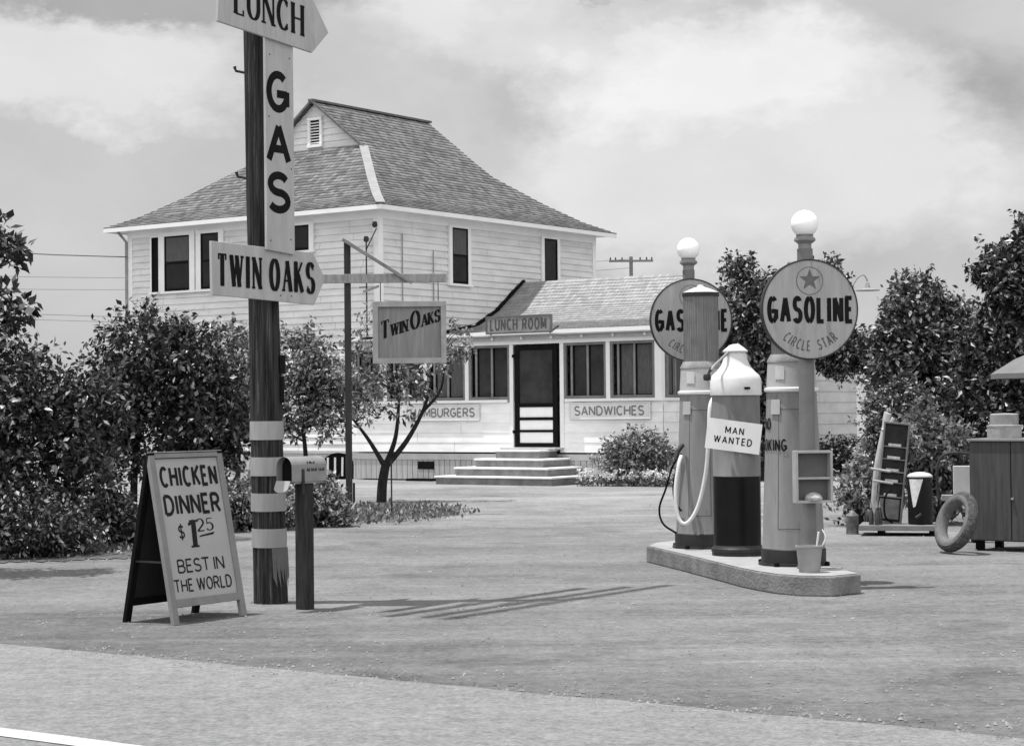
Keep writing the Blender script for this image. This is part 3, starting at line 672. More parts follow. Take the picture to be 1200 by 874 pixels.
b = MB(); r = random.Random(4); pts = []
for i in range(10): a = R(-75+i*13); pts.append(a)
for i in range(9):
    za = .18+r.uniform(-.05, .05) if i > 4 else .26; zb = .16+r.uniform(-.06, .05)
    P = [(.134*math.cos(pts[i]), .134*math.sin(pts[i]), za if i else .2), (.139*math.cos(pts[i+1]), .139*math.sin(pts[i+1]), zb), (.139*math.cos(pts[i+1])-.01, .139*math.sin(pts[i+1]), .418), (.134*math.cos(pts[i])-.01, .134*math.sin(pts[i]), .418)]
    b.face(P)
b.build('tin_patch', mat('torn_tin', .12, .6, .3, 6), pole)
for z, a in ((4.0, 180), (3.2, 180), (3.6, 0), (2.85, 10), (4.9, 180), (5.3, 0)):
    b = MB(); c, s_ = math.cos(R(a)), math.sin(R(a)); q = prad(z); X = lean(z)
    b.tube([(X+c*q*.8, s_*q, z-.006), (X+c*(q+.065), s_*q, z+.012), (X+c*(q+.075), s_*q, z+.045)], [.010, .010, .013], 8); b.build('climbing_spike', DARKMETAL, pole)
b = MB(); b.b2(.09, .125, -.06, .0, 1.72, 1.86); b.b2(.09, .115, -.055, -.01, 1.50, 1.70); b.build('meter_box', BLACK, pole)
for z, L in ((6.5, 2.5), (7.8, 2.7), (8.8, 3.0)):    # crossarms above the picture, whose shadows lie on the drive
    b = MB(); o = Vector((lean(z), 0, z))+U*.10; b.bar(o-V*L/2, o+V*L/2, .09, .11); b.bar(o-V*.6, o+Vector((0, 0, -.55)), .03, .02); b.bar(o+V*.6, o+Vector((0, 0, -.55)), .03, .02)
    arm = b.build('crossarm', GREYWOOD, pole)
    for k in (-.46, -.3, -.12, .12, .3, .46):
        b = MB(); p = o+V*(k*L); b.lathe([(.015, .05), (.015, .11), (.04, .115), (.045, .16), (.03, .2), (0, .21)], 10, p); b.build('insulator', METAL, arm)
def road_board(name, label, zoff, poly, m, out, nails=()):
    """outline in metres: x along the road-facing board, y height"""
    s = thing(name, label, 'sign', (PX+.045, PY-.06, 0), RZV); b = MB(); b.prism(poly, (0, -out, 0), (1, 0, 0), (0, 0, 1), (0, 1, 0), .025); b.build('board', m, s, .003)
    for px_, pz_ in nails: b = MB(); b.lathe([(.006, 0), (.006, .002), (0, .004)], 8); o = b.build('nail', mat('rust', .05, .8), s); o.location = (px_, -out, pz_); o.rotation_euler = (R(90), 0, 0)
    return s
BO = -.05
s = road_board('gas_sign', 'tall vertical white board reading GAS bolted to the banded pole', 3.2, [(-.23, 2.63), (.075, 2.61), (.07, 4.40), (-.235, 4.40)], BOARDWHITE, .150, ((-.19, 4.08), (.03, 4.08), (-.19, 2.70), (.03, 2.72), (-.2, 3.62), (.04, 3.25)))
for ch, zb in (('G', 3.685), ('A', 3.300), ('S', 2.935)):
    b = MB(); text(b, ch, plane((-.20 if ch != 'A' else -.205, -.150, zb), *XZ), .20 if ch != 'A' else .215, .255, .23); b.build('letter', INK, s)
for z in (2.9, 3.6): b = MB(); b.b2(-.02, .06, -.124, -.02, z, z+.08); b.build('cleat', GREYWOOD, s)
s = road_board('twin_oaks_arrow_sign', 'white arrow shaped board reading TWIN OAKS nailed low on the banded pole', 2.45, [(-.78, 2.275), (.32, 2.245), (.447, 2.45), (.31, 2.64), (-.785, 2.66)], BOARDWHITE, .124, ((-.06, 2.62), (.06, 2.30), (-.06, 2.30)))
b = MB(); text(b, 'TWIN OAKS', plane((-.715, -.124, 2.345), (1, 0, -.012), (0, 0, 1)), 1.02, .225, .19, True, .17); b.build('lettering', INK, s)
b = MB(); b.b2(-.02, .06, -.099, -.02, 2.36, 2.56); b.build('cleat', GREYWOOD, s)
s = road_board('lunch_arrow_sign', 'white arrow shaped board reading LUNCH at the top of the banded pole', 4.35, [(-.76, 4.235), (.26, 4.155), (.45, 4.335), (.28, 4.555), (-.74, 4.635)], BOARDWHITE, .176)
b = MB(); text(b, 'LUNCH', plane((-.575, -.176, 4.320), (1, 0, -.075), (0, 0, 1)), .72, .225, .18, True, .17); b.build('lettering', INK, s)
b = MB(); b.b2(-.02, .06, -.15, -.02, 4.42, 4.54); b.build('cleat', GREYWOOD, s)

# mailbox
mbx = thing('mailbox', 'grey metal rural mailbox with its door hanging open on a dark post', 'mailbox', (-1.52, 14.12, 0), RZV)
b = MB(); b.box((0, 0, .45), (.095, .10, .95)); b.build('post', mat('mail_post', .03, .85, .5, 8, (5, 5, .6), .5, 30), mbx, .006)
ML, MR = -.215, .165; HW = .074; prof_m = [(-HW, .93), (HW, .93), (HW, 1.035)]+[(HW*math.cos(R(a)), 1.035+HW*math.sin(R(a))) for a in range(15, 180, 15)]+[(-HW, 1.035)]
b = MB(); b.smooth = False
n = len(prof_m)
for k in range(n):
    p, q = prof_m[k], prof_m[(k+1) % n]; b.smooth = k > 1 and k < n-2
    b.face([(ML, p[0], p[1]), (MR, p[0], p[1]), (MR, q[0], q[1]), (ML, q[0], q[1])])
b.smooth = False; b.face([(MR, y, z) for y, z in prof_m])
GMAIL = mat('mailbox_metal', .22, .5, .18, 6, spots=.3, spot_v=.18)
body = b.build('body', GMAIL, mbx)
b = MB(); b.face([(ML+.06, y*.96, z*.995+.004) for y, z in reversed(prof_m)]); b.build('interior', BLACK, body)
b = MB(); b.prism([(y*.9, (z-.93)*.52) for y, z in prof_m], (ML-.004, 0, .935), (0, 1, 0), (-.42, 0, -.9), (-.9, 0, .42), .006); b.build('door', mat('mailbox_door', .30, .5, .1), mbx)
b = MB(); b.box((-.02, 0, .922), (.32, .13, .014)); b.build('shelf', GREYWOOD, mbx)
b = MB(); b.b2(-.11, -.085, -.082, -.075, .84, 1.02); b.build('flag', DARKMETAL, mbx)
b = MB(); r = random.Random(5)      # illegible painted name, two short lines of worn strokes
for z, xs in ((1.062, (-.05, -.03, .0, .02)), (1.015, (-.05, -.03, -.005, .02, .045, .08, .10, .12))):
    for x in xs:
        yy = -HW if z < 1.035 else -math.sqrt(HW**2-(z-1.035)**2)
        for k in range(3): xx = x+r.uniform(-.008, .012); b.b2(xx, xx+.005, yy-.002, yy+.004, z-.012, z+.012-k*.006)
b.build('worn_name', INKGREY, mbx)

# ------------------------------------------------------------------ sandwich board
sb = thing('sandwich_board', 'white A-frame sandwich board advertising chicken dinner at the road edge', 'sandwich board', (-2.30, 13.10, 0), R(57))
BW, TL, HT = .745, .23, 1.165
dz = Vector((0, TL, HT)).normalized(); nz = Vector((1, 0, 0)).cross(dz)      # nz points out of the front face
WB = mat('board_white', .34, .6, .07, 4, spots=.25, spot_scale=7, spot_v=.26); WF = mat('board_frame', .20, .7, .15, 6, spots=.3, spot_v=.24)
def leaf_panel(nm, sg, m):
    b = MB()
    def q(x, s, o): p = Vector((x, 0, 0))+dz*s+nz*o; return p if sg == 1 else Vector((p.x, 2*TL+.0-p.y, p.z))
    L = math.hypot(TL, HT)
    def slab(mb, x0, x1, s0, s1, o0, o1):
        P = [q(x, s, o) for x in (x0, x1) for s in (s0, s1) for o in (o0, o1)]; i = len(mb.v); mb.v += [tuple(p) for p in P]
        for f in ((0, 1, 3, 2), (4, 6, 7, 5), (0, 4, 5, 1), (2, 3, 7, 6), (0, 2, 6, 4), (1, 5, 7, 3)): mb.addf(tuple(i+k for k in f))
    slab(b, .05, BW-.05, .16, L-.03, -.012, -.002); pn = b.build(nm, m, sb)
    for x0, x1 in ((0, .055), (BW-.055, BW)):
        b = MB(); slab(b, x0, x1, .0, L, -.02, .012); b.build('leg', WF if sg == 1 else BLACK, sb, .003)
    b = MB(); slab(b, .055, BW-.055, L-.045, L-.001, -.02, .016); b.build('rail', WF if sg == 1 else BLACK, sb, .003)
    b = MB(); slab(b, .055, BW-.055, .115, .17, -.02, .016); b.build('rail', WF if sg == 1 else BLACK, sb, .003)
    return pn
pf = leaf_panel('front_panel', 1, WB); leaf_panel('back_panel', -1, mat('board_back', .02, .8, .3))
b = MB(); b.bar((.02, .10, .42), (.02, 2*TL-.10, .42), .012, .012); b.build('spreader', DARKMETAL, sb)
L = math.hypot(TL, HT); mp = lambda x0, s0, dx=(1, 0, 0): (lambda x, y, l: Vector((x0+x, 0, 0))+dz*(s0+y)+nz*(l-.002))
def bt(s, x0, s0, W_, H_, th, serif=False, gap=.26, m=INKGREY): b = MB(); text(b, s, mp(x0, s0), W_, H_, th, serif, gap); b.build('lettering', m, pf)
CI = mat('board_ink', .018, .7, .3, 9, spec=.06)
bt('CHICKEN', .10, L*.80, .555, .125, .20, False, .24, CI); bt('DINNER', .10, L*.635, .545, .125, .20, False, .24, CI)
bt('$', .195, L*.485, .05, .10, .13, m=CI); bt('1', .285, L*.435, .075, .185, .26, True, m=CI); bt('25', .385, L*.525, .16, .085, .22, True, .2, CI)
b = MB(); b.face([mp(.385, L*.49)(0, 0, .002), mp(.385, L*.49)(.15, .012, .002), mp(.385, L*.49)(.17, .03, .002), mp(.385, L*.49)(.02, .012, .002)]); b.build('lettering', CI, pf)
bt('BEST IN', .135, L*.295, .46, .085, .145, m=CI); bt('THE WORLD', .075, L*.185, .57, .08, .145, m=CI)

# ------------------------------------------------------------------ hanging TWIN OAKS sign on its gallows post
GY = 27.0; gp = thing('gallows_post', 'weathered wooden post with a sign arm and slanting brace', 'post', (-2.28, GY, 0), R(2))
GW = mat('gallows_wood', .26, .85, .3, 5, (4, 4, 1)); GD = mat('gallows_dark', .04, .85, .4, 5, (4, 4, .5))
b = MB(); b.box((0, 0, 1.9), (.09, .09, 3.8)); b.build('post', GD, gp, .006)
b = MB(); b.box((.50, -.066, 3.285), (1.78, .045, .125)); b.build('arm', GW, gp, .005)
b = MB(); b.bar((-.06, -.112, 3.83), (.90, -.112, 3.22), .045, .085, (0, -1, 0)); b.build('brace', mat('brace_wood', .2, .85, .3, 5), gp, .004)
b = MB(); b.bar((.22, -.066, 3.10), (.44, -.066, 3.18), .02, .035); b.build('iron_strap', GREYWOOD, gp)
hs = flat_sign('hanging_sign', 'square framed wooden sign reading TWIN OAKS hanging from the gallows post arm', (-2.28+.865, GY-.10, 2.10), R(2), 1.02, .86, .03, mat('hanging_board', .20, .8, .22, 3, (6, 6, .5)), mat('hanging_frame', .30, .8, .2, 6), .075, .04)
b = MB(); sl_ = math.tan(R(17))
pm = plane((-.385, 0, .34), (1, 0, sl_), (0, 0, 1))
text(b, 'TWIN OAKS', pm, (.80), .24, .18, True, .12, sizes=[1.0, .66, .66, .66, 1, 1.0, .66, .66, .66]); b.build('lettering', INK, hs)
for x in (-.40, .40):
    b = MB(); b.tube([(x, .015, .86), (x, .015, 1.13)], .007, 6); b.build('hanger', DARKMETAL, hs)

# ------------------------------------------------------------------ pump island
isl = MB(); IH = .155
ip = [(1.24, 18.15), (1.47, 17.15), (1.71, 16.0), (1.80, 15.55), (1.90, 15.2), (2.02, 14.9), (2.17, 14.72), (2.40, 14.66), (2.655, 14.87), (2.56, 15.4), (2.38, 16.6), (2.14, 17.9), (1.96, 18.75), (1.55, 18.85), (1.35, 18.6)]
isl.prism([(x, y) for x, y in ip], (0, 0, 0), (1, 0, 0), (0, 1, 0), (0, 0, 1), IH-.004)
io = isl.build('pump_island', CONCRETE_SIDE, None, .012); tag(io, 'raised concrete island with rounded nose carrying the gas pumps', 'island')
isl = MB(); cx, cy = 1.95, 16.6
isl.face([(cx+(x-cx)*.975, cy+(y-cy)*.985, IH) for x, y in ip]); isl.build('top', mat('island_top', .29, .9, .14, 5, bump=.2, bscale=40, spots=.27, spot_scale=8, spot_v=.33), io)

PG = mat('pump_paint', .20, .45, .18, 4, (2.5, 2.5, .5), spots=.34, spot_scale=5, spot_v=.145); PGD = mat('pump_dark', .03, .5, .3, 6); PW = mat('pump_white', .62, .4, .14, 4, spots=.28, spot_scale=7, spot_v=.48)
PL = mat('pump_light', .36, .5, .10, 4)
CAGE = mat('tank_glass', .17, .5, .3, 6, (6, 6, .3))
def gas_pump(label, x, y, k=1.0):
    p = thing('gas_pump', label, 'gas pump', (x, y, IH), 0, 'visible tank gas pumps on the island')
    b = MB(); b.lathe([(.285*k, 0), (.285*k, .02), (.262*k, .022), (.262*k, .13), (.256*k, .135)], 32); b.build('base', PGD, p)
    for a in range(4):
        b = MB(); c = R(45+90*a+10); b.lathe([(.02, 0), (.02, .03), (0, .035)], 8, (.30*k*math.cos(c), .30*k*math.sin(c), 0)); b.build('bolt', BLACK, p)
    b = MB(); b.lathe([(.255*k, .1365), (.250*k, .16), (.202*k, 1.40)], 36); b.build('body', PG, p)
    b = MB(); b.lathe([(.212*k, 1.40), (.222*k, 1.412), (.222*k, 1.43), (.205*k, 1.438)], 36); b.build('lip', PW, p)
    b = MB(); b.lathe([(.203*k, 1.438), (.192*k, 1.62), (.19*k, 1.64)], 36); b.build('collar', PL, p)
    b = MB(); b.lathe([(.196*k, 1.640), (.196*k, 1.655), (.17*k, 1.70), (.165*k, 1.705)], 36); b.build('tank_ring', GREYWOOD, p)
    b = MB(); b.lathe([(.157, 1.7055), (.157, 2.305)], 40); tk = b.build('tank', CAGE, p)
    b = MB()
    for i in range(44): a = 2*math.pi*i/44; b.bar((.158*math.cos(a), .158*math.sin(a), 1.706), (.158*math.cos(a), .158*math.sin(a), 2.305), .007, .005, (math.cos(a), math.sin(a), 0))
    b.build('tank_cage', mat('cage_metal', .18, .7, .3, 9), p)
    b = MB(); b.lathe([(.17, 2.305), (.172, 2.325), (.17, 2.34)], 36); b.build('tank_rim', PGD, p)
    b = MB(); b.lathe([(.168, 2.34), (.09, 2.375), (.03, 2.395), (.028, 2.41), (0, 2.415)], 36); b.build('cap', PW, p)
    b = MB(); rz_ = lambda z: (.250-(z-.16)*.0387)*k+.0015
    for aa in (-128, -78):
        for i in range(12): z = .30+i*.08; b.face([((rz_(q_[1]))*math.cos(R(aa+q_[0])), rz_(q_[1])*math.sin(R(aa+q_[0])), q_[1]) for q_ in ((-.6, z), (.6, z), (.6, z+.08), (-.6, z+.08))])
    for zz in (.30, 1.26):
        for i in range(10): a_ = -128+i*5; b.face([((rz_(q_[1]))*math.cos(R(q_[0])), rz_(q_[1])*math.sin(R(q_[0])), q_[1]) for q_ in ((a_, zz-.003), (a_+5, zz-.003), (a_+5, zz+.003), (a_, zz+.003))])
    b.build('panel_seam', mat('seam_dark', .09, .7, .3), p)
    for aa in range(-170, 0, 17):
        b = MB(); b.lathe([(.007, -.002), (.007, .002), (0, .005)], 8, (.206*k*math.cos(R(aa)), .206*k*math.sin(R(aa)), 1.372)); b.build('rivet', METAL, p)
    for z, a0, w_, h_, m in ((1.50, -126, .09, .11, mat('plate_grey', .46, .5)), (1.22, -136, .07, .12, PL)):
        b = MB(); rr = (.202+(1.40-z)*.039)*k+.012 if z < 1.4 else .205*k
        for i in range(4):
            a1, a2 = R(a0-12+i*6), R(a0-12+i*6+6)
            b.face([(rr*math.cos(a1), rr*math.sin(a1), z), (rr*math.cos(a2), rr*math.sin(a2), z), ((rr-.006)*math.cos(a2), (rr-.006)*math.sin(a2), z+h_), ((rr-.006)*math.cos(a1), (rr-.006)*math.sin(a1), z+h_)])
        b.build('plate', m, p)
    b = MB(); b.tube([(.10*k, -.17*k, 1.53), (.10*k, -.25*k, 1.53)], .022, 10); b.tube([(.10*k, -.235*k, 1.53), (.125*k, -.24*k, 1.38)], .018, 8); b.build('hose_outlet', DARKMETAL, p)
    return p
fp = gas_pump('gas pump with a full tank column in front of the half hidden gasoline disc', 1.745, 17.86)
np_ = gas_pump('gas pump lettered NO SMOKING behind the whole gasoline disc', 2.275, 15.80, 1.0)
b = MB()
def cyl(cx_, z0, rfun, a0):
    return lambda x, y, l: Vector((rfun(z0+y)+.004+l, 0, 0)) and Vector(((rfun(z0+y)+.004+l)*math.cos(R(a0)+x/.23), (rfun(z0+y)+.004+l)*math.sin(R(a0)+x/.23), z0+y))
rf = lambda z: .250-(z-.16)*.0387
text(b, 'NO', cyl(0, 1.10, rf, -176), .10, .085, .18); text(b, 'SMOKING', cyl(0, .93, rf, -200), .36, .085, .16); b.build('lettering', INK, np_)
# hoses
b = MB(); fx, fy = 1.745, 17.86
def sm(pts, n=6):
    P = [Vector(p) for p in pts]; out = []
    for i in range(len(P)-1):
        a, p, q, d = P[max(i-1, 0)], P[i], P[i+1], P[min(i+2, len(P)-1)]
        for k in range(n):
            t = k/n; out.append(.5*((2*p)+(q-a)*t+(2*a-5*p+4*q-d)*t*t+(-a+3*p-3*q+d)*t**3))
    return out+[P[-1]]
HY = 17.50
hose = MB(); hose.tube(sm([(1.86, 17.62, 1.56), (1.785, 17.50, 1.46), (1.765, 17.46, 1.20), (1.735, 17.46, .86), (1.66, 17.46, .55), (1.56, 17.47, .40), (1.485, 17.49, .45), (1.465, 17.52, .68), (1.50, 17.56, .92), (1.53, 17.62, 1.0)]), .018, 12)
hose.build('hose', mat('white_hose', .58, .5, .1, 9), fp).matrix_parent_inverse = Matrix.Translation((-fx, -fy, -IH))
hose = MB(); hose.tube(sm([(1.54, 17.72, 1.02), (1.46, 17.76, .90), (1.40, 17.8, .70), (1.34, 17.82, .52), (1.37, 17.8, .38), (1.48, 17.7, .30)]), .010, 8)
hose.build('air_hose', BLACK, fp).matrix_parent_inverse = Matrix.Translation((-fx, -fy, -IH)); hose = MB()
hose.tube(sm([(1.53, 17.75, .98), (1.47, 17.78, .75), (1.48, 17.75, .58), (1.53, 17.7, .50)]), .010, 8)
hose.build('air_hose', BLACK, fp).matrix_parent_inverse = Matrix.Translation((-fx, -fy, -IH))
noz = MB(); noz.tube([(1.475, 17.63, .96), (1.50, 17.66, 1.04), (1.55, 17.70, 1.10)], [.016, .022, .02], 10); noz.build('nozzle', DARKMETAL, fp).matrix_parent_inverse = Matrix.Translation((-fx, -fy, -IH))

# round white-domed tank pump between the two
tp = thing('kerosene_pump', 'squat cylinder pump with white bell cap and black lower half', 'pump', (1.945, 16.88, IH))
b = MB(); b.lathe([(.222, 0), (.222, .03), (.228, .035), (.228, .06), (.212, .075), (.207, .09)], 40); b.build('base', PGD, tp)
b = MB(); b.lathe([(.205, .0905), (.205, .685)], 40); b.build('lower_body', mat('gloss_black', .006, .35, .3, 5, spec=.15), tp)
b = MB(); b.lathe([(.209, .685), (.209, .695), (.2075, .698), (.2075, 1.385), (.211, 1.39), (.211, 1.40)], 40); b.build('upper_body', mat('tank_grey', .165, .45, .2, 4, (2.5, 2.5, .5), spots=.3, spot_v=.12), tp)
b = MB(); b.lathe([(.221, 1.385), (.224, 1.40), (.222, 1.52), (.205, 1.56), (.160, 1.60), (.125, 1.645), (.105, 1.70), (.094, 1.755), (.092, 1.76)], 40); b.build('bell_cap', PW, tp)
b = MB(); b.lathe([(.108, 1.7605), (.110, 1.772), (.075, 1.80), (.05, 1.82), (.02, 1.83), (0, 1.832)], 32); b.build('finial', PW, tp)
b = MB(); b.b2(.05, .10, -.225, -.215, 1.435, 1.455); b.build('keyhole', BLACK, tp)
b = MB(); b.tube([(-.06, -.06, 1.765), (-.205, -.20, 1.64), (-.235, -.22, 1.60)], [.012, .012, .016], 8); b.build('lever', METAL, tp)
b = MB(); b.lathe([(.0, -.03), (.03, -.025), (.035, 0), (.03, .025), (0, .03)], 12, (-.27, -.23, 1.54)); b.tube([(-.27, -.23, 1.54), (-.235, -.215, 1.62)], .012, 8); b.build('crank', DARKMETAL, tp)
# man wanted card
mw = thing('help_wanted_card', 'hand lettered MAN WANTED card tilted on the round pump', 'card', (1.880, 16.650, 1.06))
mw.rotation_euler = (R(-3), R(8), R(5))
b = MB(); b.b2(-.238, .238, 0, .004, 0, .262); b.build('card', mat('card_white', .82, .7, .03), mw)
b = MB(); text(b, 'MAN', plane((-.075, 0, .150), *XZ), .155, .055, .17, False, .4); text(b, 'WANTED', plane((-.165, 0, .062), *XZ), .325, .055, .17, False, .4); b.build('lettering', INK, mw)
b = MB(); b.tube([(0, 0.002, .258), (.02, .02, .29)], .003, 5); b.build('wire', DARKMETAL, mw)

# disc signs on posts with globes
DF = mat('disc_face', .31, .55, .14, 3, (5, 5, .6), spots=.38, spot_scale=5, spot_v=.20)
def star(mapf, cx, cy, r, mb, lift=.003):
    P = []
    for i in range(10): q = r if i % 2 == 0 else r*.40; a = R(90+36*i); P.append((cx+q*math.cos(a), cy+q*math.sin(a)))
    for i in range(0, 10, 2): mb.face([mapf(cx, cy, lift), mapf(*P[i-1], lift), mapf(*P[i], lift), mapf(*P[i+1], lift)])
def disc_sign(label, x, y, rz, zc, thick, globe_z, postr):
    s = thing('gasoline_disc_sign', label, 'sign', (x, y, IH), rz, 'round gasoline signs on lamp posts')
    zc -= IH; gz = globe_z-IH; RD = .392
    b = MB(); b.lathe([(postr*1.5, 0), (postr*1.5, .02), (postr, .03), (postr, gz-.20)], 20); b.build('post', mat('post_grey', .15, .55, .15, 5), s)
    b = MB(); b.lathe([(.052, gz-.2), (.052, gz-.16), (.06, gz-.155), (.085, gz-.135), (.085, gz-.12), (.065, gz-.10), (.07, gz-.09), (.06, gz-.08)], 24); b.build('lamp_holder', mat('holder_grey', .22, .5, .2), s)
    b = MB(); b.lathe([(.108*math.sin(R(a)), gz-.108*math.cos(R(a))) for a in range(0, 181, 9)], 32); b.build('globe', mat('milk_glass', .9, .25, .02, 3, spec=.5), s)
    b = MB(); yo = -postr-.045
    circ = [(RD*math.cos(2*math.pi*i/64), RD*math.sin(2*math.pi*i/64)) for i in range(64)]
    b.prism(circ, (0, yo, zc), (1, 0, 0), (0, 0, 1), (0, 1, 0), .04); ds_ = b.build('disc', DF, s)
    b = MB()
    for i in range(64):
        (ax, ay), (cx_, cy_) = circ[i], circ[(i+1) % 64]
        for k0, k1, o0, o1 in ((.985, 1.012, -.006, -.006), (1.012, 1.012, -.006, .046)):
            b.face([(ax*k0, yo+o0, zc+ay*k0), (cx_*k0, yo+o0, zc+cy_*k0), (cx_*k1, yo+o1, zc+cy_*k1), (ax*k1, yo+o1, zc+ay*k1)])
    b.build('rim', DARKMETAL, ds_)
    mf = plane((0, yo, zc), *XZ)
    b = MB(); text(b, 'GASOLINE', plane((-.335, yo, zc-.095), *XZ), .68, .185, .185, False, .22); b.build('lettering', INK, ds_)
    b = MB(); tot = 2*R(42); st_ = 'CIRCLE STAR'
    rr = .325; hh = .075
    def am(x, y, l): a = R(-90)-R(44)+x/rr*1.0; q = rr-y; q = rr+(-y); return Vector((-(0)+ (rr-y)*math.cos(a), yo-l, zc+(rr-y)*math.sin(a)))
    text(b, st_, am, rr*2*R(44), hh, .13, False, .36); b.build('small_lettering', mat('faded_red', .085, .7, .2, 9), ds_)
    b = MB(); RG_ = mat('star_red', .10, .6, .25, 12)
    star(mf, 0, .232, .088, b)
    for i in range(48):
        a, c = 2*math.pi*i/48, 2*math.pi*(i+1)/48
        b.face([mf(.106*math.cos(a), .225+.106*math.sin(a), .0024), mf(.106*math.cos(c), .225+.106*math.sin(c), .0024), mf(.111*math.cos(c), .225+.111*math.sin(c), .0024), mf(.111*math.cos(a), .225+.111*math.sin(a), .0024)][::-1])
    b.build('star_emblem', RG_, ds_)
    b = MB(); b.b2(-.02, .02, yo+.04, -.01, zc+.28, zc+.31); b.b2(-.02, .02, yo+.04, -.01, zc-.31, zc-.28); b.build('strap', DARKMETAL, s)
    return s
near = disc_sign('round gasoline sign on the nearer lamp post, its face fully in view', 2.335, 15.38, R(10), 2.20, .04, 2.885, .062)
far = disc_sign('round gasoline sign on the farther lamp post, half hidden behind a pump tank', 1.70, 18.55, R(6), 2.27, .04, 2.955, .058)

bx = thing('towel_box', 'open wooden two shelf box fixed to the near lamp post', 'box', (2.345, 15.29, .68), R(8))
BXM = mat('box_wood', .32, .75, .15, 6, spots=.3, spot_v=.22)
b = MB(); b.b2(-.15, -.13, -.10, 0, 0, .41); b.b2(.13, .15, -.10, 0, 0, .41); b.b2(-.13, .13, -.10, 0, 0, .02); b.b2(-.13, .13, -.10, 0, .39, .41); b.build('frame', BXM, bx, .002)
b = MB(); b.b2(-.13, .13, -.095, 0, .185, .202); b.build('shelf', BXM, bx, .002)
b = MB(); b.b2(-.13, .13, -.012, -.002, .02, .39); b.build('back', mat('box_back', .12, .8, .2), bx)
sp = MB(); sp.lathe([(.0, 0), (.07, 0), (.072, .02), (.055, .045), (.025, .06), (0, .063)], 20); o = sp.build('sponge', mat('sponge', .35, .9, .3, 30, bump=.5, bscale=60)); o.location = (2.355, 15.235, .701); tag(o, 'rounded sponge on the lower shelf of the wooden box', 'sponge')
bk = thing('water_bucket', 'small grey metal bucket at the foot of the near lamp post', 'bucket', (2.285, 15.03, IH))
b = MB(); b.lathe([(.078, 0), (.080, .005), (.100, .19), (.108, .195), (.108, .205), (.098, .205), (.074, .02), (0, .02)], 28); b.build('pail', mat('bucket_metal', .26, .5, .12, 8), bk)
b = MB(); b.tube(sm([(.10, 0, .2), (.125, -.02, .27), (.10, -.01, .33)], 4), .005, 6); b.tube([(.062, .02, .2), (.075, .0, .31)], .008, 6); b.build('handle', TRIM, bk)

# ------------------------------------------------------------------ things at the right
sd = thing('oil_rack', 'tall narrow framed display rack on a low wooden platform by the tire', 'rack', (4.25, 21.75, 0), R(-14))
b = MB(); b.b2(-.36, .48, -.30, .35, .06, .12); b.build('platform', mat('platform_wood', .18, .85, .2, 5), sd, .005)
b = MB(); b.b2(-.16, -.10, -.22, .3, 0, .06); b.b2(.40, .46, -.22, .3, 0, .06); b.build('runner', BLACK, sd)
T_ = Matrix.Rotation(R(6), 3, 'Y')
def tb(mb, x0, x1, y0, y1, z0, z1):
    c = Vector(((x0+x1)/2, (y0+y1)/2, (z0+z1)/2)); mb.box(T_ @ c+Vector((-.06, 0, .12)), (x1-x0, y1-y0, z1-z0), T_)
RKD = mat('rack_dark', .022, .7, .5, 9); RKF = mat('rack_frame', .15, .7, .3, 8)
b = MB(); tb(b, -.12, .13, -.02, .06, .0, 1.12); b.build('back_panel', RKD, sd)
b = MB(); tb(b, -.14, -.12, -.05, .06, 0, 1.14); tb(b, .13, .15, -.05, .06, 0, 1.14); tb(b, -.12, .13, -.05, .06, 1.12, 1.14); tb(b, -.12, .13, -.05, .06, 0, .03); b.build('frame', RKF, sd, .003)
for i, z in enumerate((.30, .46, .58, .72, .86)):
    b = MB(); tb(b, -.12, .13, -.045, -.0201, z, z+.012); b.build('shelf', RKF, sd)
    b = MB(); tb(b, -.07, .07, -.045, -.022, z+.0125, z+.04); b.build('price_strip', mat('strip_pale', .4, .7, .3, 20), sd)
b = MB(); tb(b, -.11, .11, -.035, -.021, .06, .28); b.build('poster', mat('rack_poster', .14, .7, .4, 14), sd)
b = MB()
for z, x in ((.60, -.24), (.47, -.20)): p = T_ @ Vector((x, -.08, z))+Vector((-.06, 0, .12)); b.tube([p, p+Vector((.22, 0, -.035))], .016, 10)
b.build('side_bracket', mat('pale_pipe', .3, .6, .15), sd)
dr = thing('oil_dispenser', 'dark oil drum dispenser with domed white lid beside the display rack', 'dispenser', (4.53, 21.62, .12))
b = MB(); b.lathe([(.13, 0), (.135, .01), (.135, .52), (.125, .525)], 28); b.build('drum', mat('drum_dark', .012, .45, .3, 6), dr)
b = MB(); b.lathe([(.14, .525), (.14, .54), (.11, .565), (.05, .58), (0, .583)], 28); b.build('lid', mat('lid_pale', .42, .5, .2, 6), dr)
b = MB()
q = lambda a, z: (.1365*math.cos(R(a)), .1365*math.sin(R(a)), z)

for i in range(6):
    a_, c_ = -160+i*12, -148+i*12; lo = lambda A: .50-.36*(1-abs((A+132)/(28 if A < -132 else 44)))
    b.face([q(a_, lo(a_)), q(c_, lo(c_)), q(c_, .505), q(a_, .505)])
b.build('pennant', mat('pennant_pale', .6, .7, .2, 20), dr)
b = MB(); b.tube(sm([(.14, -.02, .40), (.19, -.03, .45), (.20, -.02, .2), (.16, -.02, .03)]), .012, 8); b.tube(sm([(-.32, -.02, .40), (-.40, -.04, .30), (-.40, -.04, .1), (-.32, -.04, .02)]), .012, 8); b.build('hose', BLACK, dr)
b = MB(); b.tube([(-.08, -.15, .08), (-.02, -.16, .12)], .02, 10); b.build('tap', DARKMETAL, dr)
